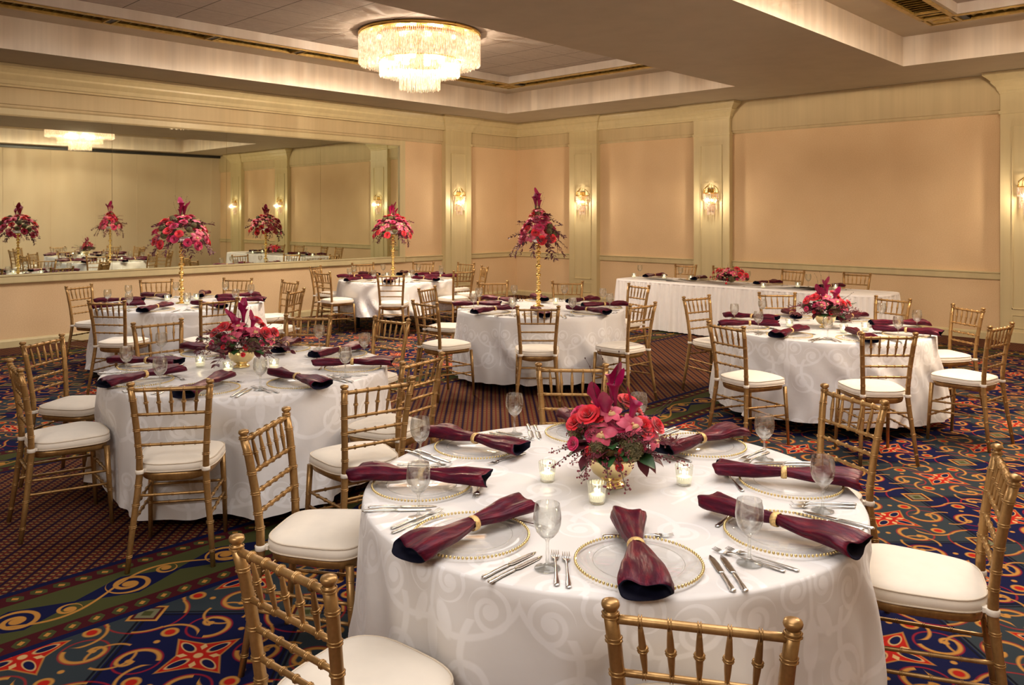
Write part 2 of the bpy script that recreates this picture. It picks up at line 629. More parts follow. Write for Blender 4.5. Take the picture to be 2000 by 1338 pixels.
def napkin_mat():
    m, t, b = new_mat('burgundy_satin')
    setp(b, rough=0.44, metal=0.25, spec=0.25)
    c = coords(t)
    n = noise(t, c, 22, 4, 0.65, (2.0, 0.6, 2.0))
    t.links.new(ramp(t, n, [(0.3, (0.042, 0.002, 0.014)), (0.5, (0.075, 0.003, 0.017)), (0.72, (0.17, 0.004, 0.016))]), b.inputs['Base Color'])
    bump(t, b, noise(t, c, 20, 3, 0.5, (2.2, 0.5, 2.2)), 0.45, 0.012)
    return m


M_napkin = napkin_mat()
M_lining = simple('dark_navy_lining', (0.004, 0.004, 0.014), 0.7, var=0.2, spec=0.15)


def glow_mat(name, col, strength, base=(0.8, 0.7, 0.55)):
    m, t, b = new_mat(name)
    setp(b, col=base, rough=0.3, em=col, es=strength)
    n = noise(t, coords(t), 25, 2)
    f = X(t, n) * 0.8 + 0.6
    t.links.new((f * strength).k, b.inputs['Emission Strength'])
    return m


def crystal_mat(name, strength):
    m, t, b = new_mat(name)
    setp(b, rough=0.12, spec=0.8, em=(1.0, 0.70, 0.38))
    c = coords(t)
    n = noise(t, c, 30, 3, 0.7, (1, 1, 0.8))
    n2 = noise(t, c, 130, 1, 0.5, (1, 1, 0.1))
    f = X(t, n) * 0.6 + X(t, n2) * 0.4
    t.links.new(ramp(t, f.k, [(0.3, (0.05, 0.033, 0.022)), (0.7, (0.12, 0.095, 0.07))]), b.inputs['Base Color'])
    t.links.new(ramp(t, f.k, [(0.32, (0.85, 0.40, 0.20)), (0.55, (1.0, 0.66, 0.42)), (0.72, (1.0, 0.92, 0.75))]), b.inputs['Emission Color'])
    g = (f - 0.30)._m('MAXIMUM', 0.0) * (strength * 4.2) + strength * 0.18
    t.links.new(g.k, b.inputs['Emission Strength'])
    tr = t.nodes.new('ShaderNodeBsdfTransparent'); tr.inputs[0].default_value = (1.0, 0.93, 0.84, 1)
    mx = t.nodes.new('ShaderNodeMixShader'); mx.inputs[0].default_value = 0.5
    out = t.nodes['Material Output']
    t.links.new(b.outputs[0], mx.inputs[1]); t.links.new(tr.outputs[0], mx.inputs[2]); t.links.new(mx.outputs[0], out.inputs[0])
    return m


M_crystal = crystal_mat('lit_crystal_rods', 0.62)
M_crystal2 = crystal_mat('lit_sconce_crystals', 0.40)
M_bulb = glow_mat('lamp_bulb', (1.0, 0.80, 0.48), 4.0)
M_flame = glow_mat('candle_flame', (1.0, 0.80, 0.45), 14.0)
M_wax = simple('ivory_candle_wax', (0.95, 0.88, 0.70), 0.5, var=0.03, em=(1.0, 0.85, 0.55), es=0.55)  # slight emission stands in for candlelight soaking through the wax
M_rose = simple('coral_rose_petals', (0.74, 0.014, 0.030), 0.6, var=0.35, scale=28, sheen=0.3)
M_rose_pink = simple('raspberry_rose_petals', (0.62, 0.015, 0.11), 0.6, var=0.35, scale=28, sheen=0.3)
M_orchid = simple('dusky_pink_orchid_petals', (0.66, 0.09, 0.16), 0.55, var=0.3, scale=20, sheen=0.2)
M_lipf = simple('orchid_throat', (0.80, 0.50, 0.25), 0.5, var=0.2)
M_calla = simple('magenta_calla', (0.34, 0.006, 0.075), 0.38, var=0.35, scale=18)
M_hyd = simple('olive_hydrangea', (0.15, 0.12, 0.045), 0.7, var=0.5, scale=40)
M_leaf = simple('green_leaf', (0.030, 0.10, 0.025), 0.45, var=0.4, scale=15)
M_burg = simple('burgundy_leaf', (0.105, 0.012, 0.022), 0.5, var=0.4, scale=15)
M_berry = simple('dark_red_berries', (0.16, 0.010, 0.025), 0.4, var=0.3, scale=20)
M_twig = simple('brown_twig', (0.07, 0.022, 0.018), 0.7, var=0.3)
M_stem = simple('green_stem', (0.06, 0.10, 0.03), 0.6, var=0.3)
M_silverbowl = simple('frosted_glass_dish', (0.85, 0.85, 0.83), 0.2, 0.3, var=0.03)

# ================================================================== THE ROOM
W = 14.03; YR = -16.5; ZC = 3.808; ZS = 4.205; ZT = 4.33
C1 = (1.25, 6.20); C2 = (8.69, 13.40); CY = (-14.2, -1.60)

f = MB(); f.quad((0, YR, 0), (W, YR, 0), (W, 0, 0), (0, 0, 0)); struct('floor', f, M_floor)
f = MB(); f.box(-0.2, 0, YR, 0.2, 0, 4.5); struct('wall_mirror_side', f, M_wall)
f = MB(); f.box(0, W, 0, 0.2, 0, 4.5); struct('wall_back', f, M_wall)
f = MB()
f.box(W, W + 0.2, YR, 0.2, 0, 4.5)
for k in range(13):   # folding partition: shallow vertical joints
    y = -0.3 - k * 1.25
    f.box(W - 0.012, W, y - 0.02, y + 0.02, 0.1, 3.72)
struct('wall_partition', f, M_partition)
f = MB(); f.box(0, W, YR - 0.2, YR, 0, 4.5); struct('wall_rear', f, M_partition)
f = MB(); f.box(W - 0.10, W - 0.013, YR + 0.01, -0.01, 3.72, ZC - 0.001); struct('trim_partition_track', f, M_black)

# ceiling: soffits, coffer faces, shelf, lip, tiles in one structure per zone
f = MB()


def flat(x0, x1, y0, y1, z, mat): f.quad((x0, y0, z), (x0, y1, z), (x1, y1, z), (x1, y0, z), mat)


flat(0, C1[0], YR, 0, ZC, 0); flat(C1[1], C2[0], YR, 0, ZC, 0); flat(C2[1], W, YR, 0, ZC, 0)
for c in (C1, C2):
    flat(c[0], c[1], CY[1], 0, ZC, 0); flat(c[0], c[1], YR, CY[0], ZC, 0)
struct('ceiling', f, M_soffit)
IN0, IN1, IN2 = 0.48, 0.84, 0.90   # insets of gold slot and of the lip


def ring_quads(f, c, i0, i1, z, mat):
    x0, x1, y0, y1 = c[0] + i0, c[1] - i0, CY[0] + i0, CY[1] - i0
    X0, X1, Y0, Y1 = c[0] + i1, c[1] - i1, CY[0] + i1, CY[1] - i1
    f.quad((x0, y0, z), (x0, y1, z), (X0, Y1, z), (X0, Y0, z), mat)
    f.quad((x0, y1, z), (x1, y1, z), (X1, Y1, z), (X0, Y1, z), mat)
    f.quad((x1, y1, z), (x1, y0, z), (X1, Y0, z), (X1, Y1, z), mat)
    f.quad((x1, y0, z), (x0, y0, z), (X0, Y0, z), (X1, Y0, z), mat)


def ring_wall(f, c, i, z0, z1, mat, wob=0):
    x0, x1, y0, y1 = c[0] + i, c[1] - i, CY[0] + i, CY[1] - i
    P = [(x0, y0), (x0, y1), (x1, y1), (x1, y0)]
    for k in range(4):
        a = P[k]; b = P[(k + 1) % 4]
        f.quad((a[0], a[1], z0), (b[0], b[1], z0), (b[0], b[1], z1), (a[0], a[1], z1), mat)


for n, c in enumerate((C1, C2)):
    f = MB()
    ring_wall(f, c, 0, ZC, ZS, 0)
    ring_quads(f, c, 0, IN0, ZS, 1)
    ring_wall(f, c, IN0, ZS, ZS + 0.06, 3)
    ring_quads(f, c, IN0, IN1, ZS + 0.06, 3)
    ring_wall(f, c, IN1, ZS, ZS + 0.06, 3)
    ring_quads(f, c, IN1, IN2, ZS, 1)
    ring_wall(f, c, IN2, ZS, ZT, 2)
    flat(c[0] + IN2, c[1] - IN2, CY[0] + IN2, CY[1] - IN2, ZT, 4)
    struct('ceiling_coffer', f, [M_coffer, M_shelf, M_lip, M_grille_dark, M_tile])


# gold strip grilles let into the coffer shelves
def strip_grille(c, side, label):
    t = thing('ceiling_grille', label, 'air grille', (0, 0, 0), 0, 'gold strip grilles in the ceiling coffers')
    i0, i1 = IN0, IN1
    fr = MB(); sl = MB(); gp = MB()
    z0, z1 = ZS - 0.012, ZS + 0.02
    if side in 'wp':
        xa, xb = (c[0] + i0, c[0] + i1) if side == 'w' else (c[1] - i1, c[1] - i0)
        ya, yb = CY[0] + i1, CY[1] - i1
        fr.box(xa - 0.02, xa + 0.035, ya, yb, z0, z1); fr.box(xb - 0.035, xb + 0.02, ya, yb, z0, z1)
        n = int((yb - ya) / 0.11)
        for k in range(n):
            y = ya + (k + 0.5) * (yb - ya) / n
            sl.add([(xa + .03, y - .03, z1 + .005), (xb - .03, y - .03, z1 + .005), (xb - .03, y + .03, z1 + .05), (xa + .03, y + .03, z1 + .05),
                    (xa + .03, y - .025, z1), (xb - .03, y - .025, z1), (xb - .03, y + .035, z1 + .045), (xa + .03, y + .035, z1 + .045)],
                   [(0, 1, 2, 3), (7, 6, 5, 4), (0, 4, 5, 1), (2, 6, 7, 3)], False)
        y = -2.75
        while y > ya + 0.2:
            gp.box(xa + 0.03, xb - 0.03, y - 0.045, y + 0.045, z1 - 0.02, z1); fr.box(xa, xb, y + 0.045, y + 0.06, z0, z1); fr.box(xa, xb, y - 0.06, y - 0.045, z0, z1)
            y -= 1.33
    else:
        ya, yb = (CY[1] - i1, CY[1] - i0) if side == 'b' else (CY[0] + i0, CY[0] + i1)
        xa, xb = c[0] + i0, c[1] - i0
        fr.box(xa, xb, ya - 0.02, ya + 0.035, z0, z1); fr.box(xa, xb, yb - 0.035, yb + 0.02, z0, z1)
        for xx in (xa, xb): fr.box(xx - 0.03 if xx == xb else xx, xx if xx == xb else xx + 0.03, ya, yb, z0, z1)
        for xx in (xa + 0.36, xb - 0.36): fr.box(xx - 0.02, xx + 0.02, ya, yb, z0, z1)
        for xx in (xa + 0.18, xb - 0.18):
            fr.box(xx - 0.13, xx + 0.13, ya + 0.06, yb - 0.06, z0 + 0.008, z0 + 0.012)
            fr.box(xx - 0.09, xx + 0.09, ya + 0.14, ya + 0.17, z0 - 0.008, z0 + 0.012); fr.box(xx - 0.09, xx + 0.09, yb - 0.17, yb - 0.14, z0 - 0.008, z0 + 0.012)
        n = int((xb - xa - 0.72) / 0.11)
        for k in range(n):
            x = xa + 0.36 + (k + 0.5) * (xb - xa - 0.72) / n
            sl.add([(x - .03, ya + .03, z1 + .005), (x - .03, yb - .03, z1 + .005), (x + .03, yb - .03, z1 + .05), (x + .03, ya + .03, z1 + .05)], [(0, 1, 2, 3)], False)
        gp.box(xa + 0.39, xa + 0.47, ya + 0.03, yb - 0.03, z1 - 0.02, z1)
    obj('frame', fr, M_grille, t); obj('louvre', sl, M_grille_dark, t); obj('gap', gp, M_black, t)


strip_grille(C1, 'w', 'long gold strip grille in the chandelier coffer, parallel to the mirror')
strip_grille(C1, 'b', 'short gold strip grille in the chandelier coffer, nearest the room corner')
strip_grille(C1, 'p', 'gold strip grille in the chandelier coffer on the side away from the mirror')
strip_grille(C2, 'w', 'gold strip grille running toward the camera in the right-hand coffer')
strip_grille(C2, 'b', 'gold strip grille in the right-hand coffer, parallel to the sconce wall')

# mouldings: profile is (distance from wall, height)
FR = 3.235
CROWN = [(0, 3.515), (0.055, 3.515), (0.06, 3.54), (0.075, 3.55), (0.085, 3.60), (0.12, 3.65), (0.13, 3.665), (0.13, 3.69), (0.17, 3.74), (0.20, 3.765), (0.20, 3.805), (0, 3.805)]
RAIL = [(0, 0.862), (0.02, 0.862), (0.028, 0.875), (0.028, 0.948), (0.045, 0.957), (0.045, 0.974), (0, 0.974)]
BASE = [(0, 0), (0.03, 0), (0.03, 0.085), (0.02, 0.10), (0, 0.115)]
FRIEZE = [(0, FR), (0.02, FR), (0.032, FR + 0.02), (0.032, FR + 0.045), (0.05, FR + 0.055), (0.05, 3.806), (0, 3.806)]
pil_x = [1.98, 4.94, 9.87, 12.72]
PW = 0.36; PD = 0.12
PYL = -1.88


def on_back(u, v, a): return (a, -u, v)
def on_left(u, v, a): return (u, a, v)


def run(name, prof, mat, segs, fn):
    f = MB()
    for a0, a1 in segs: f.prism(prof, None, a0, a1, fn)
    return struct(name, f, mat)


gaps = []
x = 0
for p_ in pil_x:
    gaps.append((x, p_ - PW)); x = p_ + PW
gaps.append((x, W))
run('trim_frieze_back', FRIEZE, M_frieze, gaps, on_back)
run('trim_crown_back', [(u + 0.05, v) for u, v in CROWN], M_trim, [gaps[0], gaps[1], gaps[3]], on_back)
run('trim_chair_rail_back', RAIL, M_trim, gaps, on_back)
run('baseboard_back', BASE, M_trim, gaps, on_back)
run('baseboard_mirror_side', BASE, M_trim, [(YR, PYL - PW), (PYL + PW, 0)], on_left)
run('trim_frieze_mirror_side', FRIEZE, M_frieze, [(YR, PYL - PW), (PYL + PW, -0.0)], on_left)
run('trim_crown_mirror_side', [(u + 0.05, v) for u, v in CROWN], M_trim, [(YR, PYL - PW), (PYL + PW, -0.0)], on_left)
run('trim_chair_rail_mirror_side', RAIL, M_trim, [(-3.2, PYL - PW), (PYL + PW, 0)], on_left)


def pilaster(name, fn, c, w_=PW):
    """fn(out, z, along)"""
    f = MB()

    def bx(u0, u1, z0, z1, a0, a1):
        vs = [fn(u, z, a) for u in (u0, u1) for z in (z0, z1) for a in (a0, a1)]
        f.add(vs, [(0, 1, 3, 2), (4, 6, 7, 5), (0, 4, 5, 1), (2, 3, 7, 6), (0, 2, 6, 4), (1, 5, 7, 3)], False)
    bx(0, PD, 0, 3.806, c - w_, c + w_)
    bx(0, PD + 0.025, 0, 0.15, c - w_ - 0.02, c + w_ + 0.02)
    # long raised panel with fine edge beads, small base panel below
    for z0, z1 in ((0.47, 3.04),):
        for a in (-0.215, 0.205): bx(PD, PD + 0.014, z0, z1, c + a, c + a + 0.012)
        for z in (z0, z1): bx(PD, PD + 0.014, z, z + 0.012, c - 0.215, c + 0.217)
    for a in (-0.215, 0.205): bx(PD, PD + 0.010, 0.20, 0.38, c + a, c + a + 0.010)
    for z in (0.20, 0.38): bx(PD, PD + 0.010, z, z + 0.010, c - 0.215, c + 0.215)
    bx(0, PD + 0.02, FR - 0.015, FR + 0.03, c - w_ - 0.015, c + w_ + 0.015)
    # flared capital
    prof = [(0.0, 3.505), (0.012, 3.515), (0.015, 3.54), (0.03, 3.55), (0.045, 3.60), (0.085, 3.645), (0.10, 3.66), (0.10, 3.685), (0.15, 3.735), (0.185, 3.76), (0.19, 3.805)]
    rings = []
    for o_, z in prof: rings.append([fn(0, z, c - w_ - o_), fn(PD + o_, z, c - w_ - o_), fn(PD + o_, z, c + w_ + o_), fn(0, z, c + w_ + o_)])
    vs = [p for r_ in rings for p in r_]
    fs = []
    for i in range(len(rings) - 1):
        for k in range(3): fs.append((i * 4 + k, i * 4 + k + 1, (i + 1) * 4 + k + 1, (i + 1) * 4 + k))
    fs.append((0, 1, 2, 3))
    f.add(vs, fs, False)
    return struct(name, f, M_trim)


for i, p_ in enumerate(pil_x): pilaster('trim_pilaster_back', on_back, p_)
pilaster('trim_pilaster_mirror_side', on_left, PYL)

# mirror: joined panes in a cream surround
MT = 3.13; MY1 = -3.36
t = thing('wall_mirror', 'huge wall mirror of joined panes above a cream ledge, reflecting the ballroom', 'mirror')
y1 = MY1; seams = [-5.14, -6.92, -8.70, -10.48, -12.26, -14.04, -15.8]
for y0 in seams:
    f = MB(); f.box(0.004, 0.016, y0 + 0.004, y1, 0.975, MT)
    obj('mirror_pane', f, M_mirror, t); y1 = y0
fr = MB()
fr.prism([(0, 0.868), (0.05, 0.868), (0.055, 0.88), (0.055, 0.955), (0.065, 0.965), (0.065, 0.985), (0, 0.985)], None, -15.9, MY1 + 0.13, on_left)
obj('ledge', fr, M_trim, t)
fr = MB(); fr.prism([(0, MT), (0.03, MT), (0.045, MT + 0.02), (0.045, MT + 0.10), (0, MT + 0.10)], None, -15.9, MY1, on_left)
fr.box(0, 0.047, MY1, MY1 + 0.13, 0.986, FR - 0.002)
obj('frame', fr, M_trim, t)


# ------------------------------------------------------------------ chandeliers
def chandelier(loc, label):
    t = thing('crystal_chandelier', label, 'chandelier', loc, 0, 'tiered crystal chandeliers')
    f = MB(); f.lathe([(0.80, 0.0), (0.845, -0.0), (0.855, -0.02), (0.85, -0.05), (0.83, -0.055), (0.20, -0.055)], 72); obj('canopy', f, M_brass, t)
    tiers = [((0.84, 0.79, 0.73, 0.66, 0.60), -0.06, -0.44), ((0.555, 0.50, 0.44, 0.38, 0.32), -0.40, -0.595), ((0.28, 0.22, 0.155, 0.09), -0.56, -0.78)]
    rng = random.Random(4)
    for k, (rs, z0, z1) in enumerate(tiers):
        f = MB()
        for j, r in enumerate(rs):
            n = int(2 * PI * r / (0.026 + 0.004 * j))
            for i in range(n):
                q = 2 * PI * (i + 0.5 * (j % 2)) / n + rng.uniform(-.1, .1) / n
                c, s = math.cos(q) * r, math.sin(q) * r
                b = 0.0062; zz = z1 + rng.uniform(-0.012, 0.012) + (0.02 if j else 0)
                qs = [(c + b * math.cos(q + a), s + b * math.sin(q + a)) for a in (0, PI / 2, PI, 3 * PI / 2)]
                vs = [(x_, y_, z0 - (0.015 if j == 0 else 0.05)) for x_, y_ in qs] + [(x_, y_, zz) for x_, y_ in qs] + [(c, s, zz - 0.012)]
                f.add(vs, [(0, 1, 5, 4), (1, 2, 6, 5), (2, 3, 7, 6), (3, 0, 4, 7), (4, 5, 8), (5, 6, 8), (6, 7, 8), (7, 4, 8)], False)
        obj('crystal_fringe', f, M_crystal, t)
    f = MB()
    f.lathe([(0.60, -0.06), (0.60, -0.10), (0.59, -0.10)], 48)
    f.lathe([(0.57, -0.38), (0.575, -0.40), (0.56, -0.40)], 48)
    obj('frame_ring', f, M_brass, t)
    for i in range(12):
        q = 2 * PI * i / 12
        f = MB(); f.ball((0.70 * math.cos(q), 0.70 * math.sin(q), -0.16), 0.035, 8, 6)
        obj('bulb', f, M_bulb, t)
    return t


chandelier((CH1[0], CH1[1], ZT), 'round tiered crystal chandelier lit in the ceiling coffer above the tables')
chandelier((CH2[0], CH2[1], ZT), 'matching crystal chandelier of the right coffer, visible only in the mirror')


# ------------------------------------------------------------------ wall sconces
def make_sconce(label):
    t = thing('wall_sconce', label, 'wall lamp', (0, 0, 0), 0, 'crystal wall sconces on the pilasters')
    f = MB(); f.box(-0.05, 0.05, -0.02, 0, -0.16, 0.16); f.box(-0.10, 0.10, -0.015, 0, -0.03, 0.10)
    obj('backplate', f, M_brass, t)
    f = MB()
    for z in (0.10, 0.015, -0.06):
        r = 0.125 if z > 0 else 0.10
        pts = [(r * math.cos(q), -r * math.sin(q) - 0.005, z) for q in [PI * k / 14 for k in range(15)]]
        f.tube(pts, 0.006, 6)
    for k in range(7):
        q = PI * k / 6
        f.tube([(0.125 * math.cos(q), -0.125 * math.sin(q) - 0.005, 0.10), (0.115 * math.cos(q), -0.115 * math.sin(q) - .005, 0.16), (0.05 * math.cos(q), -0.05 * math.sin(q) - 0.005, 0.235 - 0.03 * abs(k - 3) / 3)], 0.004, 5)
    obj('frame', f, M_brass, t)
    for (r, z0, z1, n) in ((0.125, 0.09, 0.005, 15), (0.105, 0.0, -0.125, 13), (0.06, -0.06, -0.20, 8)):
        f = MB()
        for k in range(n):
            q = PI * (k + 0.5) / n
            x_, y_ = r * math.cos(q), -r * math.sin(q) - 0.005
            f.tube([(x_, y_, z0), (x_, y_, z1), (x_, y_, z1 - 0.02)], [0.007, 0.007, 0.001], 5, smooth=False)
        obj('crystal_fringe', f, M_crystal2, t)
    for x_ in (-0.045, 0.045):
        f = MB(); f.ball((x_, -0.06, 0.0), 0.024, 8, 6); obj('bulb', f, M_bulb, t)
    return t


sconces = [((pil_x[0], -PD, 2.06), 0, 'lit crystal sconce on the back-wall pilaster nearest the room corner'),
           ((pil_x[1], -PD, 2.06), 0, 'lit crystal sconce on the pilaster behind the long head table'),
           ((pil_x[2], -PD, 2.06), 0, 'lit crystal sconce on the wide pilaster at the right picture edge'),
           ((pil_x[3], -PD, 2.06), 0, 'lit crystal sconce on the end pilaster seen only in the mirror'),
           ((PD, PYL, 2.06), PI / 2, 'lit crystal sconce on the pilaster between mirror and corner')]
s0 = None
for loc, rz, lab in sconces:
    if s0 is None: s0 = s_ = make_sconce(lab)
    else: s_ = copy_tree(s0)
    s_.location = loc; s_.rotation_euler = (0, 0, rz); s_.scale = (1.15, 1.0, 1.25); s_['label'] = lab
    nx, ny = (0, -1) if rz == 0 else (1, 0)
    light('sconce_light', 'POINT', (loc[0] + nx * 0.17, loc[1] + ny * 0.17, 2.06), 9, WARM, 0.03)

# ================================================================== CHAIRS
def pl(P, z):
    for a, b in zip(P, P[1:]):
        if a[2] <= z <= b[2]:
            k = (z - a[2]) / (b[2] - a[2])
            return [a[i] + (b[i] - a[i]) * k for i in range(3)]
    return list(P[-1])


def cush_outline(q, inset=0.0):
    c, s = math.cos(q), math.sin(q)
    e = 2 / 3.6
    x_ = math.copysign(abs(c) ** e, c); y_ = math.copysign(abs(s) ** e, s)
    wdt = 0.205 + 0.020 * y_
    return (x_ * (wdt - inset), 0.018 + y_ * (0.207 - inset))


def make_chair():
    t = thing('chiavari_chair', 'x', 'chair')
    # rear posts with flared feet and turned knobs
    for sx in (-1, 1):
        P = [(.205 * sx, -.250, 0), (.188 * sx, -.222, .20), (.168 * sx, -.200, .38), (.161 * sx, -.190, .47), (.161 * sx, -.192, .56), (.170 * sx, -.206, .70), (.182 * sx, -.229, .85), (.1895 * sx, -.247, .925)]
        f = MB()
        f.tube(P, [.0125, .0150, .0170, .0175, .0165, .0165, .0165, .0160], 12)
        a = P[-1]
        f.lathe([(.016, -.005), (.0175, 0), (.0175, .004), (.013, .007), (.0125, .010), (.019, .016), (.021, .022), (.019, .029), (.010, .033), (0.0001, .034)], 14, (a[0], a[1], a[2]))
        for z in (.08, .22, .325, .42, .565, .625, .705, .785, .865, .925):
            c = pl(P, z); d = pl(P, min(z + .01, .925)); e = pl(P, z - .01)
            for dz in (-.004, .004):
                f.tube([(c[0], c[1], z + dz - .0022), (c[0], c[1], z + dz), (c[0], c[1], z + dz + .0022)], [.0165, .0205, .0165] if z > .1 else [.0135, .0170, .0135], 12, False)
        obj('back_post', f, M_gold, t)

    def bamboo(p, q, r, nodes, name, taper=0.0):
        f = MB(); p = Vector(p); q = Vector(q); pts = []; rr = []
        n = 8
        for i in range(n + 1):
            k = i / n; pts.append(p.lerp(q, k)); rr.append(r * (1 - taper * abs(2 * k - 1) ** 1.6))
        f.tube(pts, rr, 8)
        for k in nodes:
            for d in (-.003, .003):
                L = (q - p).length; kk = k + d / L; g = r * (1 - taper * abs(2 * k - 1) ** 1.6)
                f.tube([p.lerp(q, kk - .0018 / L), p.lerp(q, kk), p.lerp(q, kk + .0018 / L)], [g, g * 1.42 + .0008, g], 8, False)
        return obj(name, f, M_gold, t)
    Pp = [(.205, -.250, 0), (.188, -.222, .20), (.168, -.200, .38), (.161, -.190, .47), (.161, -.192, .56), (.170, -.206, .70), (.182, -.229, .85), (.1895, -.247, .925)]
    for z, r in ((.915, .0105), (.785, .0085), (.705, .0080), (.625, .0080)):
        c = pl(Pp, z)
        bamboo((-c[0], c[1], z), (c[0], c[1], z), r, [(i + 1) / 6 for i in range(5)], 'back_rail')
    a = pl(Pp, .915); b = pl(Pp, .785)
    for i in range(5):
        k = (i + 1) / 6 * 2 - 1
        bamboo((k * b[0] * .98, b[1], .788), (k * a[0], a[1], .908), .0088, [.5], 'spindle', .45)
    for sx in (-1, 1):
        f = MB()
        P = [(.200 * sx, .215, 0), (.195 * sx, .200, .25), (.187 * sx, .188, .455)]
        f.tube(P, [.0115, .0145, .0165], 12)
        for z in (.20, .30, .40):
            c = pl(P, z)
            for dz in (-.004, .004): f.tube([(c[0], c[1], z + dz - .002), (c[0], c[1], z + dz), (c[0], c[1], z + dz + .002)], [.0145, .0172, .0145], 12, False)
        obj('front_leg', f, M_gold, t)
        for z in (.325, .250):
            c = pl(Pp, z); d = pl([(.200, .215, 0), (.195, .200, .25), (.187, .188, .455)], z - .015)
            bamboo((c[0] * sx, c[1], z), (d[0] * sx, d[1], z - .015), .0075, [.28, .5, .72], 'stretcher')
    for z in (.300, .195):
        d = pl([(.200, .215, 0), (.195, .200, .25), (.187, .188, .455)], z)
        bamboo((-d[0], d[1], z), (d[0], d[1], z), .0075, [.25, .5, .75], 'stretcher')
    c = pl(Pp, .370); bamboo((-c[0], c[1], .37), (c[0], c[1], .37), .0075, [.25, .5, .75], 'stretcher')
    # seat frame
    f = MB(); N = 40
    rings = []
    for (ins, z) in ((.028, .430), (.016, .436), (.012, .455), (.012, .470), (.022, .476)):
        rings.append([cush_outline(2 * PI * k / N, ins) + (z + (0.006 * math.cos(4 * PI * k / N) if z < .45 else 0),) for k in range(N)])
    vs = [p for r_ in rings for p in r_]
    fs = [(i * N + k, i * N + (k + 1) % N, (i + 1) * N + (k + 1) % N, (i + 1) * N + k) for i in range(4) for k in range(N)]
    fs += [tuple(range(N))[::-1], tuple(4 * N + k for k in range(N))]
    f.add(vs, fs); obj('seat_frame', f, M_gold, t)
    # cushion
    f = MB(); rings = []
    for (ins, z) in ((.010, .474), (.000, .482), (-.003, .495), (-.001, .510), (.004, .518), (.014, .526), (.035, .533), (.08, .539), (.14, .542)):
        rings.append([cush_outline(2 * PI * k / N, ins) + (z + .0015 * math.sin(5 * 2 * PI * k / N) * (z > .5),) for k in range(N)])
    n = len(rings); vs = [p for r_ in rings for p in r_]
    fs = [(i * N + k, i * N + (k + 1) % N, (i + 1) * N + (k + 1) % N, (i + 1) * N + k) for i in range(n - 1) for k in range(N)]
    fs += [tuple(range(N))[::-1], tuple((n - 1) * N + k for k in range(N))]
    f.add(vs, fs); cu = obj('cushion', f, M_cush, t)
    f = MB()
    for z, ins in ((.519, .002), (.480, -.001)):
        f.tube([cush_outline(2 * PI * k / N, ins) + (z + .0015 * math.sin(5 * 2 * PI * k / N) * (z > .5),) for k in range(N + 1)], .0032, 6, False)
    obj('piping', f, M_pipe, cu)
    for sx in (-1, 1):
        f = MB()
        c = pl(Pp, .488)
        f.lathe([(.0185, -.011), (.0215, -.008), (.0215, .008), (.0185, .011)], 14, (c[0] * sx, c[1], .488))
        f.box(min(c[0] * sx * .82, c[0] * sx), max(c[0] * sx * .82, c[0] * sx), c[1] + .012, c[1] + .030, .480, .496)
        obj('tie', f, M_cush, cu)
    return t


TC = {'T1': (10.55, -10.74), 'T2': (7.38, -10.50), 'T3': (3.17, -9.08), 'T4': (2.12, -5.08), 'T5': (6.48, -6.52), 'T6': (9.38, -5.90), 'H': (6.65, -2.15)}
TABLE = {'T1': 'nearest table', 'T2': 'left middle table', 'T3': 'far table by the mirror', 'T4': 'distant table near the room corner', 'T5': 'central tall-stand table', 'T6': 'right table', 'H': 'long head table'}
# knob pixels are not used here: x, y of the back rail's middle, facing direction in degrees
CHAIRS = {
    'T1': [(9.58, -11.37, 34), (10.6, -11.93, 95), (11.39, -11.49, 121), (11.49, -10.11, -160), (10.83, -9.54, -116), (9.67, -9.86, -49)],
    'T2': [(7.27, -11.62, 83), (6.49, -11.3, 36), (8.15, -11.32, 145), (8.86, -10.68, 170), (8.49, -10.17, -168), (7.17, -9.35, -82), (6.64, -9.65, -47), (6.19, -10.52, -1)],
    'T3': [(2.22, -9.69, 27), (3.92, -10.03, 126), (2.06, -8.88, -17), (2.52, -8.14, -50), (4.47, -9.38, 178), (3.2, -7.92, -91), (4.18, -8.44, -148)],
    'T4': [(1.2, -5.74, 31), (2.12, -6.24, 92), (1.01, -4.86, -21), (1.50, -4.10, -58), (2.06, -3.72, -85), (3.22, -4.83, 173), (3.1, -5.92, 133), (2.84, -4.14, -120)],
    'T5': [(5.46, -7.01, 20), (6.4, -7.87, 88), (7.28, -7.47, 133), (7.77, -6.77, 176), (6.71, -5.3, -106), (6.01, -5.49, -51), (5.37, -6.12, -39)],
    'T6': [(8.25, -5.85, -12), (9.37, -7.3, 72), (8.61, -5.07, -50), (9.46, -4.77, -106), (10.16, -5.09, -126), (10.6, -6.06, 170), (10.21, -6.99, 133)],
    'H': [(5.13, -1.5, -84), (5.85, -1.47, -81), (6.95, -1.5, -99), (7.94, -1.5, -91)],
}
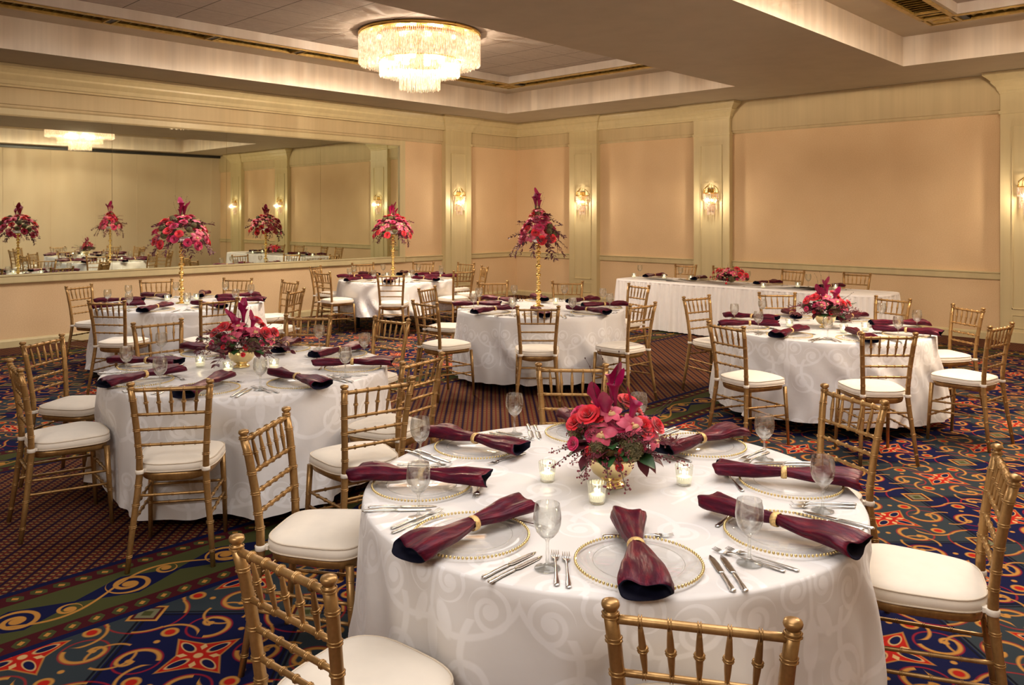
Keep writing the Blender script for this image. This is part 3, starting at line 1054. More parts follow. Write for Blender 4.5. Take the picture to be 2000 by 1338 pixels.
CHAIR_LABELS = {
    'T1': ['left of the nearest table, its back to the left middle table', 'at the bottom left corner of the picture, seen over its back', 'cut off by the bottom edge of the picture, back to the camera',
           'at the right end of the nearest table, white seat in full view', 'behind the nearest table on the right, tilted back rails showing', 'across the nearest table, partly behind the tall red flowers'],
    'T2': ['cut by the left picture edge, front left of the left middle table', 'left of the left middle table, facing the flowers across open carpet', 'in front of the left middle table, back to the camera',
           'right front of the left middle table, seat angled under the cloth', 'right of the left middle table, overlapping the chair nearer the camera', 'behind the left middle table, alone against the bright carpet',
           'behind the left middle table, beside the red flower bowl', 'across the left middle table, in front of the mirror-side table'],
    'T3': ['leftmost at the far mirror-side table, close to the wall', 'front left of the far mirror-side table, back to the camera', 'behind the far mirror-side table, left of its tall gold stand',
           'behind the far mirror-side table, right of its tall gold stand', 'front right of the far mirror-side table, behind the low red flowers', 'right of the far mirror-side table, nearest the mirror ledge wall',
           'right of the far mirror-side table, overlapping the one behind it'],
    'T4': ['left rear of the distant corner table, half hidden by its neighbour', 'at the left side of the distant corner table, white seat sideways', 'behind the distant corner table, left of its gold stand',
           'behind the distant corner table, right of its gold stand', 'against the pilaster behind the distant corner table', 'right front of the distant corner table, tall back in profile',
           'in front of the distant corner table, back square to the camera', 'set edge-on in the room corner behind the central table'],
    'T5': ['rear left of the central tall-stand table, behind a nearer chair', 'left of the central tall-stand table, white seat toward the cloth', 'in front of the central tall-stand table, back square to the camera',
           'right of the central tall-stand table on the checked carpet', 'right rear of the central table, against the white skirt', 'behind the central tall-stand table, right of the gold stand', 'behind the central tall-stand table, left of the gold stand'],
    'T6': ['left rear of the right table, beside the white table skirt', 'front left of the right table, legs on the carpet border', 'behind the right table on the left, before the white skirt',
           'behind the right table, right of its red flowers', 'right rear of the right table, near the tan dado', 'at the far right of the right table, back seen slantwise', 'in front of the right table, back to the camera'],
    'H': ['leftmost behind the long head table', 'behind the red flowers on the long head table', 'third behind the long head table, right of its red flowers', 'rightmost behind the long head table'],
}
chair0 = make_chair()
first = True
for n, L in CHAIRS.items():
    for (x, y, a), lab in zip(L, CHAIR_LABELS[n]):
        c = chair0 if first else copy_tree(chair0)
        first = False
        c.location = (x, y, 0); c.rotation_euler = (0, 0, R(a - 90))
        tag(c, 'gold chair ' + lab, 'chair', 'gold bamboo-style chairs around the ' + TABLE[n])

# ================================================================== TABLES AND CLOTHS
RT = 0.925; ZTAB = 0.76


def cloth_mesh(key, hem, seed, flare=0.05):
    rng = random.Random(seed)
    cx, cy = TC[key]
    NA = 260
    ph = [(k, rng.uniform(0, 2 * PI), rng.uniform(.5, 1) ) for k in (7, 9, 13, 16, 21, 27)]
    vs = []; uvs = []; rows = []
    tops = [0.0, .25, .5, .75, .89, .912]
    for r in tops: rows.append((r, 0.0, None))
    drop = ZTAB - hem
    NS = 16
    for i in range(NS + 1): rows.append((None, i / NS, None))

    def fold(q):
        return sum(a * math.sin(k * q + p) for k, p, a in ph) / 3.0
    for r, s, _ in rows:
        for k in range(NA):
            q = 2 * PI * k / NA
            if r is not None:
                vs.append((r * math.cos(q), r * math.sin(q), ZTAB + 0.004)); uvs.append((r * math.cos(q), r * math.sin(q)))
            else:
                d = s * (drop + 0.018 * math.sin(3 * q + seed) * s + 0.012 * fold(q * 1.0 + 1))
                edge = min(1, s * 5)
                ff = fold(q + 0.15 * math.sin(4 * s + seed))
                rr = RT - 0.006 + flare * s + (0.062 * ff * s ** 0.75 + 0.008 * math.sin(40 * q + ph[0][1]) * s * s)
                z = ZTAB - 0.004 - d if s > 0 else ZTAB - 0.004
                if s > 0:
                    for (hx, hy, ha) in CHAIRS.get(key, []):
                        lx, ly = rr * math.cos(q) + cx - hx, rr * math.sin(q) + cy - hy
                        fx, fy = math.cos(R(ha)), math.sin(R(ha))
                        fr_ = lx * fx + ly * fy; la = abs(-lx * fy + ly * fx)
                        if la < 0.36:
                            pen = 0.245 - fr_
                            if pen > 0:
                                wgt = min(1, max(0, (0.36 - la) / 0.13)) * min(1, max(0, (0.66 - z) / 0.12))
                                rr -= pen * wgt
                vs.append((rr * math.cos(q), rr * math.sin(q), z)); uvs.append((q * RT + seed * 0.17, RT + d + seed * 0.11))
    fs = []; fu = []
    n = len(rows)
    for i in range(n - 1):
        for k in range(NA):
            k2 = (k + 1) % NA
            if i == 0:
                idx = (0, NA + k, NA + k2)
            else:
                idx = (i * NA + k, i * NA + k2, (i + 1) * NA + k2, (i + 1) * NA + k)
                idx = idx[::-1]
            fs.append(idx)
            side = i >= len(tops) - 1
            l = []
            for j in idx:
                row, kk = divmod(j, NA)
                if side:
                    q = 2 * PI * (k + 1 if kk == k2 else k) / NA
                    v_ = uvs[j][1] if row >= len(tops) else RT + seed * 0.11
                    l.append((q * RT + seed * 0.17, v_))
                else: l.append(uvs[j])
            fu.append(l)
    me = bpy.data.meshes.new('tablecloth')
    me.from_pydata(vs, [], fs)
    uvl = me.uv_layers.new(name='UVMap')
    flatuv = [c for l in fu for p in l for c in p]
    uvl.data.foreach_set('uv', flatuv)
    me.polygons.foreach_set('use_smooth', [True] * len(fs))
    me.materials.append(M_cloth)
    me.update()
    return me


HEM = {'T1': 0.10, 'T2': 0.10, 'T3': 0.10, 'T4': 0.27, 'T5': 0.10, 'T6': 0.10}
CL_LAB = {'T1': 'white damask cloth on the nearest round table, set for eight', 'T2': 'white damask cloth on the round table left of the middle',
          'T3': 'white damask cloth on the far round table beside the mirror wall', 'T4': 'short white damask cloth on the distant round table near the corner, black leg below',
          'T5': 'white damask cloth on the central round table with a tall gold stand', 'T6': 'white damask cloth on the round table at the right'}
for i, n in enumerate(('T1', 'T2', 'T3', 'T4', 'T5', 'T6')):
    cx, cy = TC[n]
    o = obj('tablecloth', cloth_mesh(n, HEM[n], i + 3), None, None, (cx, cy, 0))
    tag(o, CL_LAB[n], 'tablecloth', 'white damask tablecloths')
    t = thing('round_table', 'round folding table under the white cloth of the ' + TABLE[n], 'table', (cx, cy, 0), R(20), 'round banquet tables')
    f = MB(); f.lathe([(0.895, 0.725), (0.905, 0.73), (0.905, 0.752), (0.895, 0.757)], 64); obj('tabletop', f, M_wood, t)
    for k in range(4):
        q = PI / 4 + k * PI / 2
        f = MB(); f.tube([(0.62 * math.cos(q), 0.62 * math.sin(q), 0), (0.62 * math.cos(q), 0.62 * math.sin(q), 0.725)], 0.026, 10)
        obj('leg', f, M_black, t)

# long head table with a gathered skirt
HX0, HX1, HY0, HY1 = 4.62, 8.72, -2.62, -1.78
hc = ((HX0 + HX1) / 2, (HY0 + HY1) / 2)


def rrect(k, off=0.0, rad=0.12):
    """point and arc length around the rounded table outline, k in metres from the front-left corner"""
    hw, hd = (HX1 - HX0) / 2, (HY1 - HY0) / 2
    pts = []
    for (sx, sy, a0) in ((1, -1, -90), (1, 1, 0), (-1, 1, 90), (-1, -1, 180)):
        r = 0.42 if (sx, sy) == (1, -1) else rad
        for j in range(9):
            q = R(a0 + 90 * j / 8)
            pts.append((sx * (hw - r) + (r + off) * math.cos(q), sy * (hd - r) + (r + off) * math.sin(q)))
    return pts


def resample(pts, n):
    P = [Vector((p[0], p[1])) for p in pts]; P.append(P[0])
    L = [0]
    for a, b in zip(P, P[1:]): L.append(L[-1] + (b - a).length)
    out = []; j = 0
    for i in range(n):
        s = L[-1] * i / n
        while L[j + 1] < s: j += 1
        k = (s - L[j]) / (L[j + 1] - L[j]); p = P[j].lerp(P[j + 1], k); tn = (P[j + 1] - P[j]).normalized()
        out.append((p.x, p.y, tn.y, -tn.x, s))
    return out


t = thing('head_table', 'long rectangular table hidden under cloth and gathered skirt along the back wall', 'table', (hc[0], hc[1], 0))
f = MB(); f.box(-1.98, 1.75, -.36, .36, .725, .757); obj('tabletop', f, M_wood, t)
for sx in (-1.8, 1.55):
    for sy in (-.3, .3):
        f = MB(); f.tube([(sx, sy, 0), (sx, sy, .725)], .02, 8); obj('leg', f, M_black, t)
out = resample(rrect(0), 1500)
f = MB(); rows = [(0.742, 0.012, 0.0), (0.735, 0.014, 0.3), (0.70, 0.016, 0.6), (0.55, 0.03, 0.9), (0.3, 0.045, 1.0), (0.02, 0.055, 1.1)]
vs = []
rg = random.Random(2); ph1, ph2 = rg.random() * 6, rg.random() * 6
for z, off, am in rows:
    for (x, y, nx, ny, s) in out:
        g = (0.010 * math.sin(s * 78 + 2 * math.sin(s * 3.1)) + 0.010 * math.sin(s * 41 + ph1) * (1 - z) + 0.014 * math.sin(s * 23 + ph2 + z) * (1 - z)) * am
        vs.append((x + nx * (off + g), y + ny * (off + g), z))
n = len(out)
f.add(vs, [(i * n + k, i * n + (k + 1) % n, (i + 1) * n + (k + 1) % n, (i + 1) * n + k) for i in range(len(rows) - 1) for k in range(n)])
tag(obj('table_skirt', f, M_skirt, None, (hc[0], hc[1], 0)), 'gathered white skirt around the long head table, reaching the carpet', 'table skirt')
f = MB(); o2 = resample(rrect(0), 160)
vs = [(x * .6, y * .6, .762) for x, y, *_ in o2] + [(x, y, .762) for x, y, *_ in o2] + [(x + nx * .014, y + ny * .014, .756) for x, y, nx, ny, s in o2] + [(x + nx * .018, y + ny * .018, .735) for x, y, nx, ny, s in o2]
n = 160
f.add(vs, [tuple(range(n))] + [(i * n + k, i * n + (k + 1) % n, (i + 1) * n + (k + 1) % n, (i + 1) * n + k) for i in range(3) for k in range(n)])
tag(obj('tablecloth', f, M_skirt, None, (hc[0], hc[1], 0)), 'flat white cloth on top of the long head table', 'tablecloth')

# ================================================================== TABLEWARE
def lerp(a, b, k): return a + (b - a) * k


def make_napkin(seed):
    rng = random.Random(seed)
    me = MB(); NT, NK = 34, 36
    ps = [rng.uniform(0, 2 * PI) for _ in range(6)]
    tw = rng.uniform(-.5, .5)
    vs = []; secs = []
    lin = rng.uniform(.0, .012)
    for i in range(NT + 1):
        u = -1 + 2 * i / NT
        a = abs(u - 0.04)
        y = u * 0.262
        outer = u < 0
        wid = 0.017 + (0.058 if outer else 0.042) * min(1, a * 1.08) ** 0.85
        hgt = 0.016 + 0.010 * min(1, a * 1.6) - 0.006 * max(0, a - .6)
        zc = hgt + 0.002 + 0.012 * (1 - min(1, a * 2.5))
        if u < -0.80: zc -= 0.010 * ((-u - .80) / .20)
        if i == 0 or i == NT: wid *= 0.97
        amp = 0.20 * (1 - min(1, a) * .55)
        ring = []
        for k in range(NK):
            q = 2 * PI * k / NK
            e = 0.8
            cx_, sx_ = math.cos(q), math.sin(q)
            rr = 1 + amp * (0.5 * math.sin(3 * q + ps[0] + u * 2) + 0.35 * math.sin(5 * q + ps[1] - u * 3) + 0.3 * math.sin(8 * q + ps[2] + 2 * u)) * (1 if sx_ > -0.3 else .3)
            xx = math.copysign(abs(cx_) ** e, cx_) * wid * rr
            zz = math.copysign(abs(sx_) ** e, sx_) * hgt * rr
            if sx_ > 0: zz += 0.006 * math.sin(xx * 60 + ps[3] + 3 * u) * min(1, a * 2)
            zz = max(zz, -hgt)
            ring.append((xx + lin * math.sin(2.2 * u + ps[4]), y + 0.012 * math.sin(2 * q + ps[5]) * (1 if a > .85 else 0) * a, zz + zc))
        secs.append(ring)
    def cap(idx, d):
        base = secs[idx]
        c = [sum(p[j] for p in base) / NK for j in range(3)]
        out = []
        for (sc_, dy) in ((0.90, 0.0), (0.72, d * 0.03), (0.4, d * 0.045), (0.05, d * 0.05)):
            out.append([(c[0] + (p[0] - c[0]) * sc_, p[1] + dy, c[2] + (p[2] - c[2]) * sc_) for p in base])
        return out
    pre = cap(0, 1)[::-1]; post = cap(-1, -1)
    rings = pre + secs + post
    V = [p for r_ in rings for p in r_]
    F = []; Mt = []
    b0 = len(pre)
    me.v = [tuple(p) for p in V]
    for i in range(len(rings) - 1):
        mat = 1 if (i < b0 or i >= b0 + NT) else 0
        for k in range(NK):
            k2 = (k + 1) % NK
            me.f.append([i * NK + k, (i + 1) * NK + k, (i + 1) * NK + k2, i * NK + k2]); me.m.append(mat); me.sm.append(True)
    nm = me.mesh('napkin', [M_napkin, M_lining])
    r_ = MB()
    prof = [(0.024, -.011), (0.0265, -.009), (0.0275, 0), (0.0265, .009), (0.024, .011), (0.0235, 0)]
    Mx = Matrix.Rotation(PI / 2, 4, 'X')
    NK2 = 24
    pr = prof + [prof[0]]
    vs = []
    for (r, y) in pr:
        for k in range(NK2):
            q = 2 * PI * k / NK2
            vs.append((r * 1.02 * math.cos(q), 0.010 + y, r * .86 * math.sin(q) + 0.027))
    fs = [(i * NK2 + k, i * NK2 + (k + 1) % NK2, (i + 1) * NK2 + (k + 1) % NK2, (i + 1) * NK2 + k) for i in range(len(pr) - 1) for k in range(NK2)]
    r_.add(vs, fs)
    return nm, r_.mesh('napkin_ring', M_ring)


napkin_meshes = [make_napkin(s) for s in (1, 5, 9, 14)]


def charger_meshes():
    f = MB()
    f.shell([(0.0001, .004), (.125, .004), (.129, .006), (.131, .011), (.134, .012), (.140, .010), (.178, .013), (.184, .015), (.186, .012), (.135, .004), (.128, .001), (.0001, .001)], 64)
    g = MB()
    for r_, rr in ((.1345, .0013),):
        pts = [(r_ * math.cos(2 * PI * k / 64), r_ * math.sin(2 * PI * k / 64), .0125) for k in range(65)]
        g.tube(pts, rr, 5, False)
    b = MB()
    for k in range(92):
        q = 2 * PI * k / 92
        b.ball((.1865 * math.cos(q), .1865 * math.sin(q), .0125), .0048, 7, 5)
    return f.mesh('charger', M_dish), g.mesh('well_rim', M_glass), b.mesh('bead_rim', M_bead)


def goblet_mesh():
    f = MB()
    f.shell([(.0001, .004), (.036, .002), (.039, .0025), (.036, .004), (.015, .008), (.006, .018), (.0045, .035), (.006, .048), (.0045, .06), (.0045, .078), (.008, .086), (.022, .096), (.034, .112), (.0405, .132), (.0415, .150), (.0395, .172), (.036, .190)], 32)
    f.shell([(.0355, .190), (.039, .172), (.041, .150), (.040, .132), (.0335, .1125), (.0215, .097), (.0001, .090)], 32)
    g = MB(); g.tube([(.0358 * math.cos(2 * PI * k / 32), .0358 * math.sin(2 * PI * k / 32), .190) for k in range(33)], .0009, 5, False)
    return f.mesh('goblet', M_glass), g.mesh('rim', M_dish)


def sec_tube(f, data, seg=8):
    """data: (y, halfwidth, halfthick, z)"""
    vs = []
    for y, a, b, z in data:
        for k in range(seg):
            q = 2 * PI * k / seg
            vs.append((a * math.cos(q), y, z + b * math.sin(q)))
    n = len(data)
    fs = [(i * seg + k, (i + 1) * seg + k, (i + 1) * seg + (k + 1) % seg, i * seg + (k + 1) % seg) for i in range(n - 1) for k in range(seg)]
    fs += [tuple(range(seg)), tuple((n - 1) * seg + k for k in range(seg))[::-1]]
    f.add(vs, fs)


HANDLE = [(-.105, .0005, .0005, .004), (-.103, .006, .002, .004), (-.098, .0085, .003, .004), (-.090, .0065, .003, .004), (-.082, .008, .003, .004), (-.060, .0058, .0025, .005), (-.02, .0036, .002, .006), (.02, .0028, .002, .006)]


def knife_mesh():
    f = MB()
    sec_tube(f, [(y, a * 1.05, b * 1.5, z + .001) for y, a, b, z in HANDLE[:-2]] + [(-.01, .0065, .004, .005), (.0, .005, .002, .005)])
    sec_tube(f, [(.0, .005, .0016, .005), (.01, .0095, .001, .004), (.06, .0100, .0009, .003), (.095, .0085, .0008, .002), (.115, .002, .0006, .002)])
    f.v = [(x * 1.1, y * 1.1, z) for x, y, z in f.v]
    return f.mesh('knife', M_silver)


def fork_mesh():
    f = MB()
    sec_tube(f, HANDLE + [(.045, .0035, .002, .008), (.055, .0105, .0018, .007), (.066, .0118, .0016, .005)])
    for x in (-.0095, -.0032, .0032, .0095):
        f.tube([(x, .064, .005), (x, .085, .004), (x * .95, .104, .008)], [.0021, .0018, .0008], 5)
    f.v = [(x * 1.08, y * 1.1, z) for x, y, z in f.v]
    return f.mesh('fork', M_silver)


ME_CH, ME_WELL, ME_BEAD = charger_meshes()
ME_GOB, ME_RIM = goblet_mesh()
ME_KN, ME_FK = knife_mesh(), fork_mesh()


def single(name, me, loc, rz, label, cat, group, kids=()):
    o = bpy.data.objects.new(name, me); link(o)
    o.location = loc; o.rotation_euler = (0, 0, rz)
    tag(o, label, cat, group)
    for kn, km in kids:
        c = bpy.data.objects.new(kn, km); link(c, o)
    return o


SEAT = {0: 'right-front seat', 45: 'right end seat', 90: 'sconce-wall seat', 135: 'corner-side seat', 180: 'mirror-side seat', 225: 'left end seat', 270: 'left-front seat', 315: 'camera-side seat'}
ZTOP = ZTAB + 0.0045
NAPROT = {('T1', 0): -4, ('T1', 45): -19, ('T1', 90): -9, ('T1', 180): 4, ('T1', 225): -14, ('T1', 270): -1, ('T1', 315): -6}
NAPOFF = {}
rs = random.Random(77)


def setting(key, cx, cy, ang, rad, where, full, idx):
    """ang: direction from the table centre out to the diner"""
    tb = TABLE[key]
    ux, uy = math.cos(R(ang)), math.sin(R(ang))
    base = ang + 90                                    # local +y looks inward, +x to the diner's right
    def at(lx, ly, z=ZTOP):
        # inward = (-ux,-uy); right of the diner = inward rotated -90
        ix, iy = -ux, -uy
        rx, ry = iy, -ix
        return (cx + ux * rad + ix * ly + rx * lx, cy + uy * rad + iy * ly + ry * lx, z)
    jit = rs.uniform(-.012, .012)
    single('charger', ME_CH, at(jit, 0), 0, 'clear glass charger with gold beaded rim, %s, %s' % (where, tb), 'charger plate', 'beaded glass chargers on the ' + tb, [('well_rim', ME_WELL), ('bead_rim', ME_BEAD)])
    nm, rm = napkin_meshes[idx % 4]
    dr = NAPROT.get((key, ang % 360), rs.uniform(-16, 16))
    single('napkin', nm, at(jit + rs.uniform(-.01, .01), rs.uniform(-.01, .02), ZTOP + .020), R(base + dr), 'burgundy satin napkin in gilt ring, %s, %s' % (where, tb), 'napkin', 'rolled burgundy napkins on the ' + tb, [('napkin_ring', rm)])
    single('goblet', ME_GOB, at(.318 + rs.uniform(-.015, .015), .0 + rs.uniform(-.02, .02)), 0, 'clear stemmed water goblet, %s, %s' % (where, tb), 'wine glass', 'stemmed goblets on the ' + tb, [('rim', ME_RIM)])
    kx = (.222, .256) if full else (.235,)
    kj = rs.uniform(-4, 4)
    for k, x in enumerate(kx):
        lab = ('outer ' if k else 'inner ') if full else ''
        single('table_knife', ME_KN, at(x, -.06 + rs.uniform(-.01, .01) - .012 * k), R(base + kj), '%ssilver knife, %s, %s' % (lab, where, tb), 'knife', 'silver knives on the ' + tb)
    fj = rs.uniform(-4, 4)
    for k, x in enumerate((-.220, -.252) if full else (-.235,)):
        lab = ('outer ' if k else 'inner ') if full else ''
        single('dinner_fork', ME_FK, at(x, -.035 + rs.uniform(-.01, .01) + .02 * k), R(base + fj), '%ssilver fork, %s, %s' % (lab, where, tb), 'fork', 'silver forks on the ' + tb)
    if key in ('T1', 'T2', 'T6'):
        single('dessert_fork', ME_FK, at(.03, .215 + rs.uniform(-.01, .01)), R(base - 90 + rs.uniform(-8, 8)), 'silver dessert fork above the charger, %s, %s' % (where, tb), 'fork', 'dessert forks on the ' + tb)


k = 0
for key in ('T1', 'T2', 'T3', 'T4', 'T5', 'T6'):
    cx, cy = TC[key]
    off = {'T1': 0, 'T2': -4, 'T3': 0, 'T4': 0, 'T5': -4, 'T6': 1}[key]
    for a in range(0, 360, 45):
        SEATW = SEAT[a]
        setting(key, cx, cy, a + off if key != 'T1' else a, 0.705, SEATW, key in ('T1', 'T2', 'T5', 'T6'), k + (a // 45) * 3)
        k += 1
HW = ['left end place', 'place left of the flowers', 'place right of the flowers', 'right end place']
for i, x in enumerate((5.0, 5.78, 6.95, 7.86)):
    setting('H', x, -2.62, 90, 0.60, HW[i], False, i + 2)


# votive candles
def make_votive():
    f = MB()
    f.shell([(.0001, .003), (.026, .003), (.0275, .006), (.034, .074), (.0335, .076), (.031, .074), (.0250, .010), (.0001, .008)], 72, rib=0.035, ribn=18)
    g = MB(); g.lathe([(.0235, .010), (.0265, .030), (.0255, .033), (.004, .031), (.0001, .031)], 20)
    wk = MB(); wk.tube([(0, 0, .030), (.001, 0, .039)], .0009, 5)
    fl = MB(); fl.lathe([(.0001, .036), (.0035, .041), (.0042, .046), (.0025, .054), (.0001, .062)], 10)
    return f.mesh('votive_candle', M_votive), g.mesh('wax', M_wax), wk.mesh('wick', M_black), fl.mesh('flame', M_flame)


VO = make_votive()
VOT = {'T1': [(1069, 942, 'left of the gold bowl'), (1166, 985, 'in front of the gold bowl'), (1336, 949, 'right of the gold bowl')],
       'T2': [(391, 718, 'left of the flowers'), (445, 730, 'before the gold bowl'), (535, 724, 'right of the gold bowl')],
       'T3': [(365, 596, 'beside the tall stand'), (400, 583, 'behind the tall stand'), (322, 588, 'left of the tall stand')],
       'T4': [(750, 541, 'left of the tall stand'), (828, 538, 'right of the tall stand')],
       'T5': [(1000, 598, 'left of the tall stand'), (1094, 594, 'right of the tall stand')],
       'T6': [(1542, 640, 'left of the gold bowl'), (1648, 652, 'before the flowers'), (1690, 648, 'right of the flowers')],
       'H': [(1238, 543, 'at its left end'), (1297, 545, 'second from its left end'), (1349, 548, 'left of its flowers'), (1480, 565, 'right of its flowers'), (1558, 562, 'third from its right end'), (1632, 566, 'near its right end')]}


def unproject(px, py, z):
    """a measured point of the photo on the horizontal plane z, in room coordinates"""
    F = (-math.sin(R(YAW)), math.cos(R(YAW))); Rt = (math.cos(R(YAW)), math.sin(R(YAW)))
    D = 1579.05 * (CAM[2] - z) / (py - 418.7)
    l = (px - 988.7) / 1579.05 * D
    return CAM[0] + D * F[0] + l * Rt[0], CAM[1] + D * F[1] + l * Rt[1]


for key, L in VOT.items():
    for px, py, wh in L:
        x, y = unproject(px, py, ZTAB)
        if key in ('T3', 'T4', 'T5'):
            dx, dy = x - TC[key][0], y - TC[key][1]; dd = math.hypot(dx, dy)
            if dd > 0.37: x, y = TC[key][0] + dx / dd * 0.37, TC[key][1] + dy / dd * 0.37
        if key == 'H': y = min(max(y, HY0 + .06), HY1 - .1)
        single('votive_candle', VO[0], (x, y, ZTOP), 0, 'lit ribbed glass votive candle %s, %s' % (wh, TABLE[key]), 'candle', 'votive candles on the ' + TABLE[key], [('wax', VO[1]), ('wick', VO[2]), ('flame', VO[3])])
        if key in ('T1', 'T2', 'T6'):
            light('candle_light', 'POINT', (x, y, ZTOP + .05), 0.22, (1.0, 0.78, 0.45), 0.006)

# ================================================================== FLOWERS
def petal(f, a0, half, r0, r1, h, curl, M=None, mat=0, cup=0.0, nu=6, nv=5, tip=0.15):
    def fn(u, v):
        uu = u * 2 - 1
        wv = math.sin(PI * min(1, v * 0.62 + 0.12)) ** 0.6
        q = a0 + uu * half * wv
        rr = lerp(r0, r1, v ** 1.1) + curl * max(0, v - .6) ** 2 * 6 + cup * uu * uu * (r1 - r0) * .3
        z = h * v * (1 - tip * abs(uu) ** 2 * v) - curl * max(0, v - .7) * 1.5
        return (rr * math.cos(q), rr * math.sin(q), z)
    f.grid(fn, nu, nv, mat, True, M)


def rose_mesh(name, mat, seed):
    rng = random.Random(seed); f = MB()
    for n, r0, r1, h, curl, half in ((3, .002, .006, .030, 0, 1.3), (4, .004, .011, .031, .001, 1.05), (5, .006, .018, .029, .003, .85), (6, .007, .026, .025, .006, .75), (7, .007, .033, .018, .007, .62)):
        for k in range(n):
            petal(f, 2 * PI * (k + rng.uniform(-.2, .2)) / n + n, half * rng.uniform(.9, 1.1), r0, r1 * rng.uniform(.92, 1.08), h * rng.uniform(.92, 1.05), curl)
    f.lathe([(.0001, -.012), (.006, -.01), (.008, 0), (.004, .01)], 8)
    return f.mesh(name, mat)


def orchid_mesh():
    f = MB()
    for k in range(5):
        q0 = R(90 + 72 * k); big = 1.15 if k in (1, 4) else 1.0
        def fn(u, v, q0=q0, big=big):
            uu = u * 2 - 1; wd = .017 * big * math.sin(PI * min(.98, v * .92 + .06)) ** .7
            x = uu * wd; y = .044 * big * v; z = .010 * v - .016 * v * v + .006 * (1 - uu * uu) * math.sin(PI * v) + .004
            return (x * math.cos(q0 - PI / 2) - y * math.sin(q0 - PI / 2), x * math.sin(q0 - PI / 2) + y * math.cos(q0 - PI / 2), z)
        f.grid(fn, 5, 6)
    def lip(u, v):
        uu = u * 2 - 1
        return (uu * .010 * (0.5 + v), -.004 - .016 * v, .012 + .008 * math.sin(v * 3) + .005 * uu * uu)
    f.grid(lip, 4, 5, 1)
    f.tube([(0, .002, .004), (0, 0, .014), (0, -.004, .018)], [.003, .004, .002], 6, mat=1)
    return f.mesh('orchid', [M_orchid, M_lipf])


def calla_mesh(L=.17):
    f = MB(); NQ, NV = 20, 10
    def fn(u, v):
        q = 2 * PI * u * 1.08 - .25
        r = .006 + .015 * v ** 1.5
        tipk = max(0, math.cos(q - PI)) ** 3
        r += .008 * v ** 6 * (1 + 1.2 * tipk)
        z = L - .10 + .10 * v + .040 * tipk * v ** 2.5 - .012 * v ** 3 * (1 - tipk)
        return (r * math.cos(q), r * math.sin(q), z)
    f.grid(fn, NQ, NV)
    f.tube([(0, 0, L - .07), (0, 0, L - .02)], [.003, .0025], 6, mat=2)
    f.tube([(.01, 0, 0), (.004, .0, L * .35), (0, 0, L - .08)], [.004, .004, .006], 6, mat=1)
    return f.mesh('calla_lily', [M_calla, M_stem, M_lipf])


def leaf_into(f, M, L, wd, mat=0, bend=.25):
    def fn(u, v):
        uu = u * 2 - 1; ww = wd * math.sin(PI * min(.99, v * .97 + .02)) ** .8
        return (uu * ww, L * v * (1 - bend * .3 * v), -bend * L * v * v + abs(uu) * ww * .35 + .02 * L * math.sin(9 * v) * uu)
    f.grid(fn, 2, 6, mat, True, M)


def leaf_mesh(name, mat, L, wd, bend=.25):
    f = MB(); leaf_into(f, None, L, wd, 0, bend)
    return f.mesh(name, mat)


def hydrangea_mesh():
    f = MB(); rng = random.Random(3); n = 80
    for i in range(n):
        z = 1 - (i + .5) / n * 1.45; q = i * 2.39996
        r = math.sqrt(max(0, 1 - z * z)); d = Vector((r * math.cos(q), r * math.sin(q), z))
        M = Matrix.Translation(d * (.034 + rng.uniform(-.003, .003))) @ d.to_track_quat('Z', 'Y').to_matrix().to_4x4() @ Matrix.Rotation(rng.uniform(0, 3), 4, 'Z')
        for k in range(4):
            a = k * PI / 2
            pts = [(0, 0, 0), (.006 * math.cos(a - .6), .006 * math.sin(a - .6), .001), (.0095 * math.cos(a), .0095 * math.sin(a), .003), (.006 * math.cos(a + .6), .006 * math.sin(a + .6), .001)]
            f.add([M @ Vector(p) for p in pts], [(0, 1, 2, 3)], True)
    f.ball((0, 0, 0), .031, 10, 7)
    return f.mesh('hydrangea', M_hyd)


def berry_spray_mesh(seed, L=.16, droop=.5):
    """grows along +Y and droops toward -Z"""
    f = MB(); rng = random.Random(seed)
    P = [(.01 * math.sin(3 * k / 8), L * k / 8, -droop * L * (k / 8) ** 2) for k in range(9)]
    f.tube(P, [.0018 - .00012 * k for k in range(9)], 4, mat=1)
    for k in range(2, 9):
        for j in range(5):
            p = Vector(P[k]) + Vector((rng.uniform(-.014, .014), rng.uniform(-.012, .012), rng.uniform(-.012, .012)))
            f.tube([P[k], p], .0006, 3, False, mat=1)
            f.ball(p, rng.uniform(.0026, .0042), 5, 4)
    return f.mesh('berry_spray', [M_berry, M_twig])


def frond_mesh(name, mat, seed, L=.20, droop=.5, n=11, ll=.045, lw=.007):
    f = MB(); rng = random.Random(seed)
    P = [(.012 * math.sin(3 * k / 8 + seed), L * k / 8, -droop * L * (k / 8) ** 2) for k in range(9)]
    f.tube(P, .0015, 4)
    for i in range(n):
        k = .15 + .85 * i / n
        j = min(7, int(k * 8)); p = Vector(P[j]).lerp(Vector(P[j + 1]), k * 8 - j)
        for s in (-1, 1):
            M = Matrix.Translation(p) @ Matrix.Rotation(s * R(rng.uniform(30, 60)), 4, 'Z') @ Matrix.Rotation(R(rng.uniform(-50, 25)), 4, 'X') @ Matrix.Rotation(rng.uniform(-.6, .6), 4, 'Y')
            leaf_into(f, M, ll * rng.uniform(.7, 1.15), lw, 0, .2)
    return f.mesh(name, mat)


def twig_mesh(seed, L=.28):
    f = MB(); rng = random.Random(seed)
    for j in range(3):
        a = rng.uniform(-.35, .35); b = rng.uniform(-.35, .35)
        P = [(a * L * k / 8 + .010 * math.sin(k * .9 + j), b * L * k / 8 + .008 * math.cos(k * 1.1 + seed), L * rng.uniform(.97, 1.0) * k / 8) for k in range(9)]
        f.tube(P, [.0022 - .0002 * k for k in range(9)], 5)
        for k in range(3, 9): f.ball(P[k], .0028, 5, 3, 1.6)
    return f.mesh('twig', M_twig)


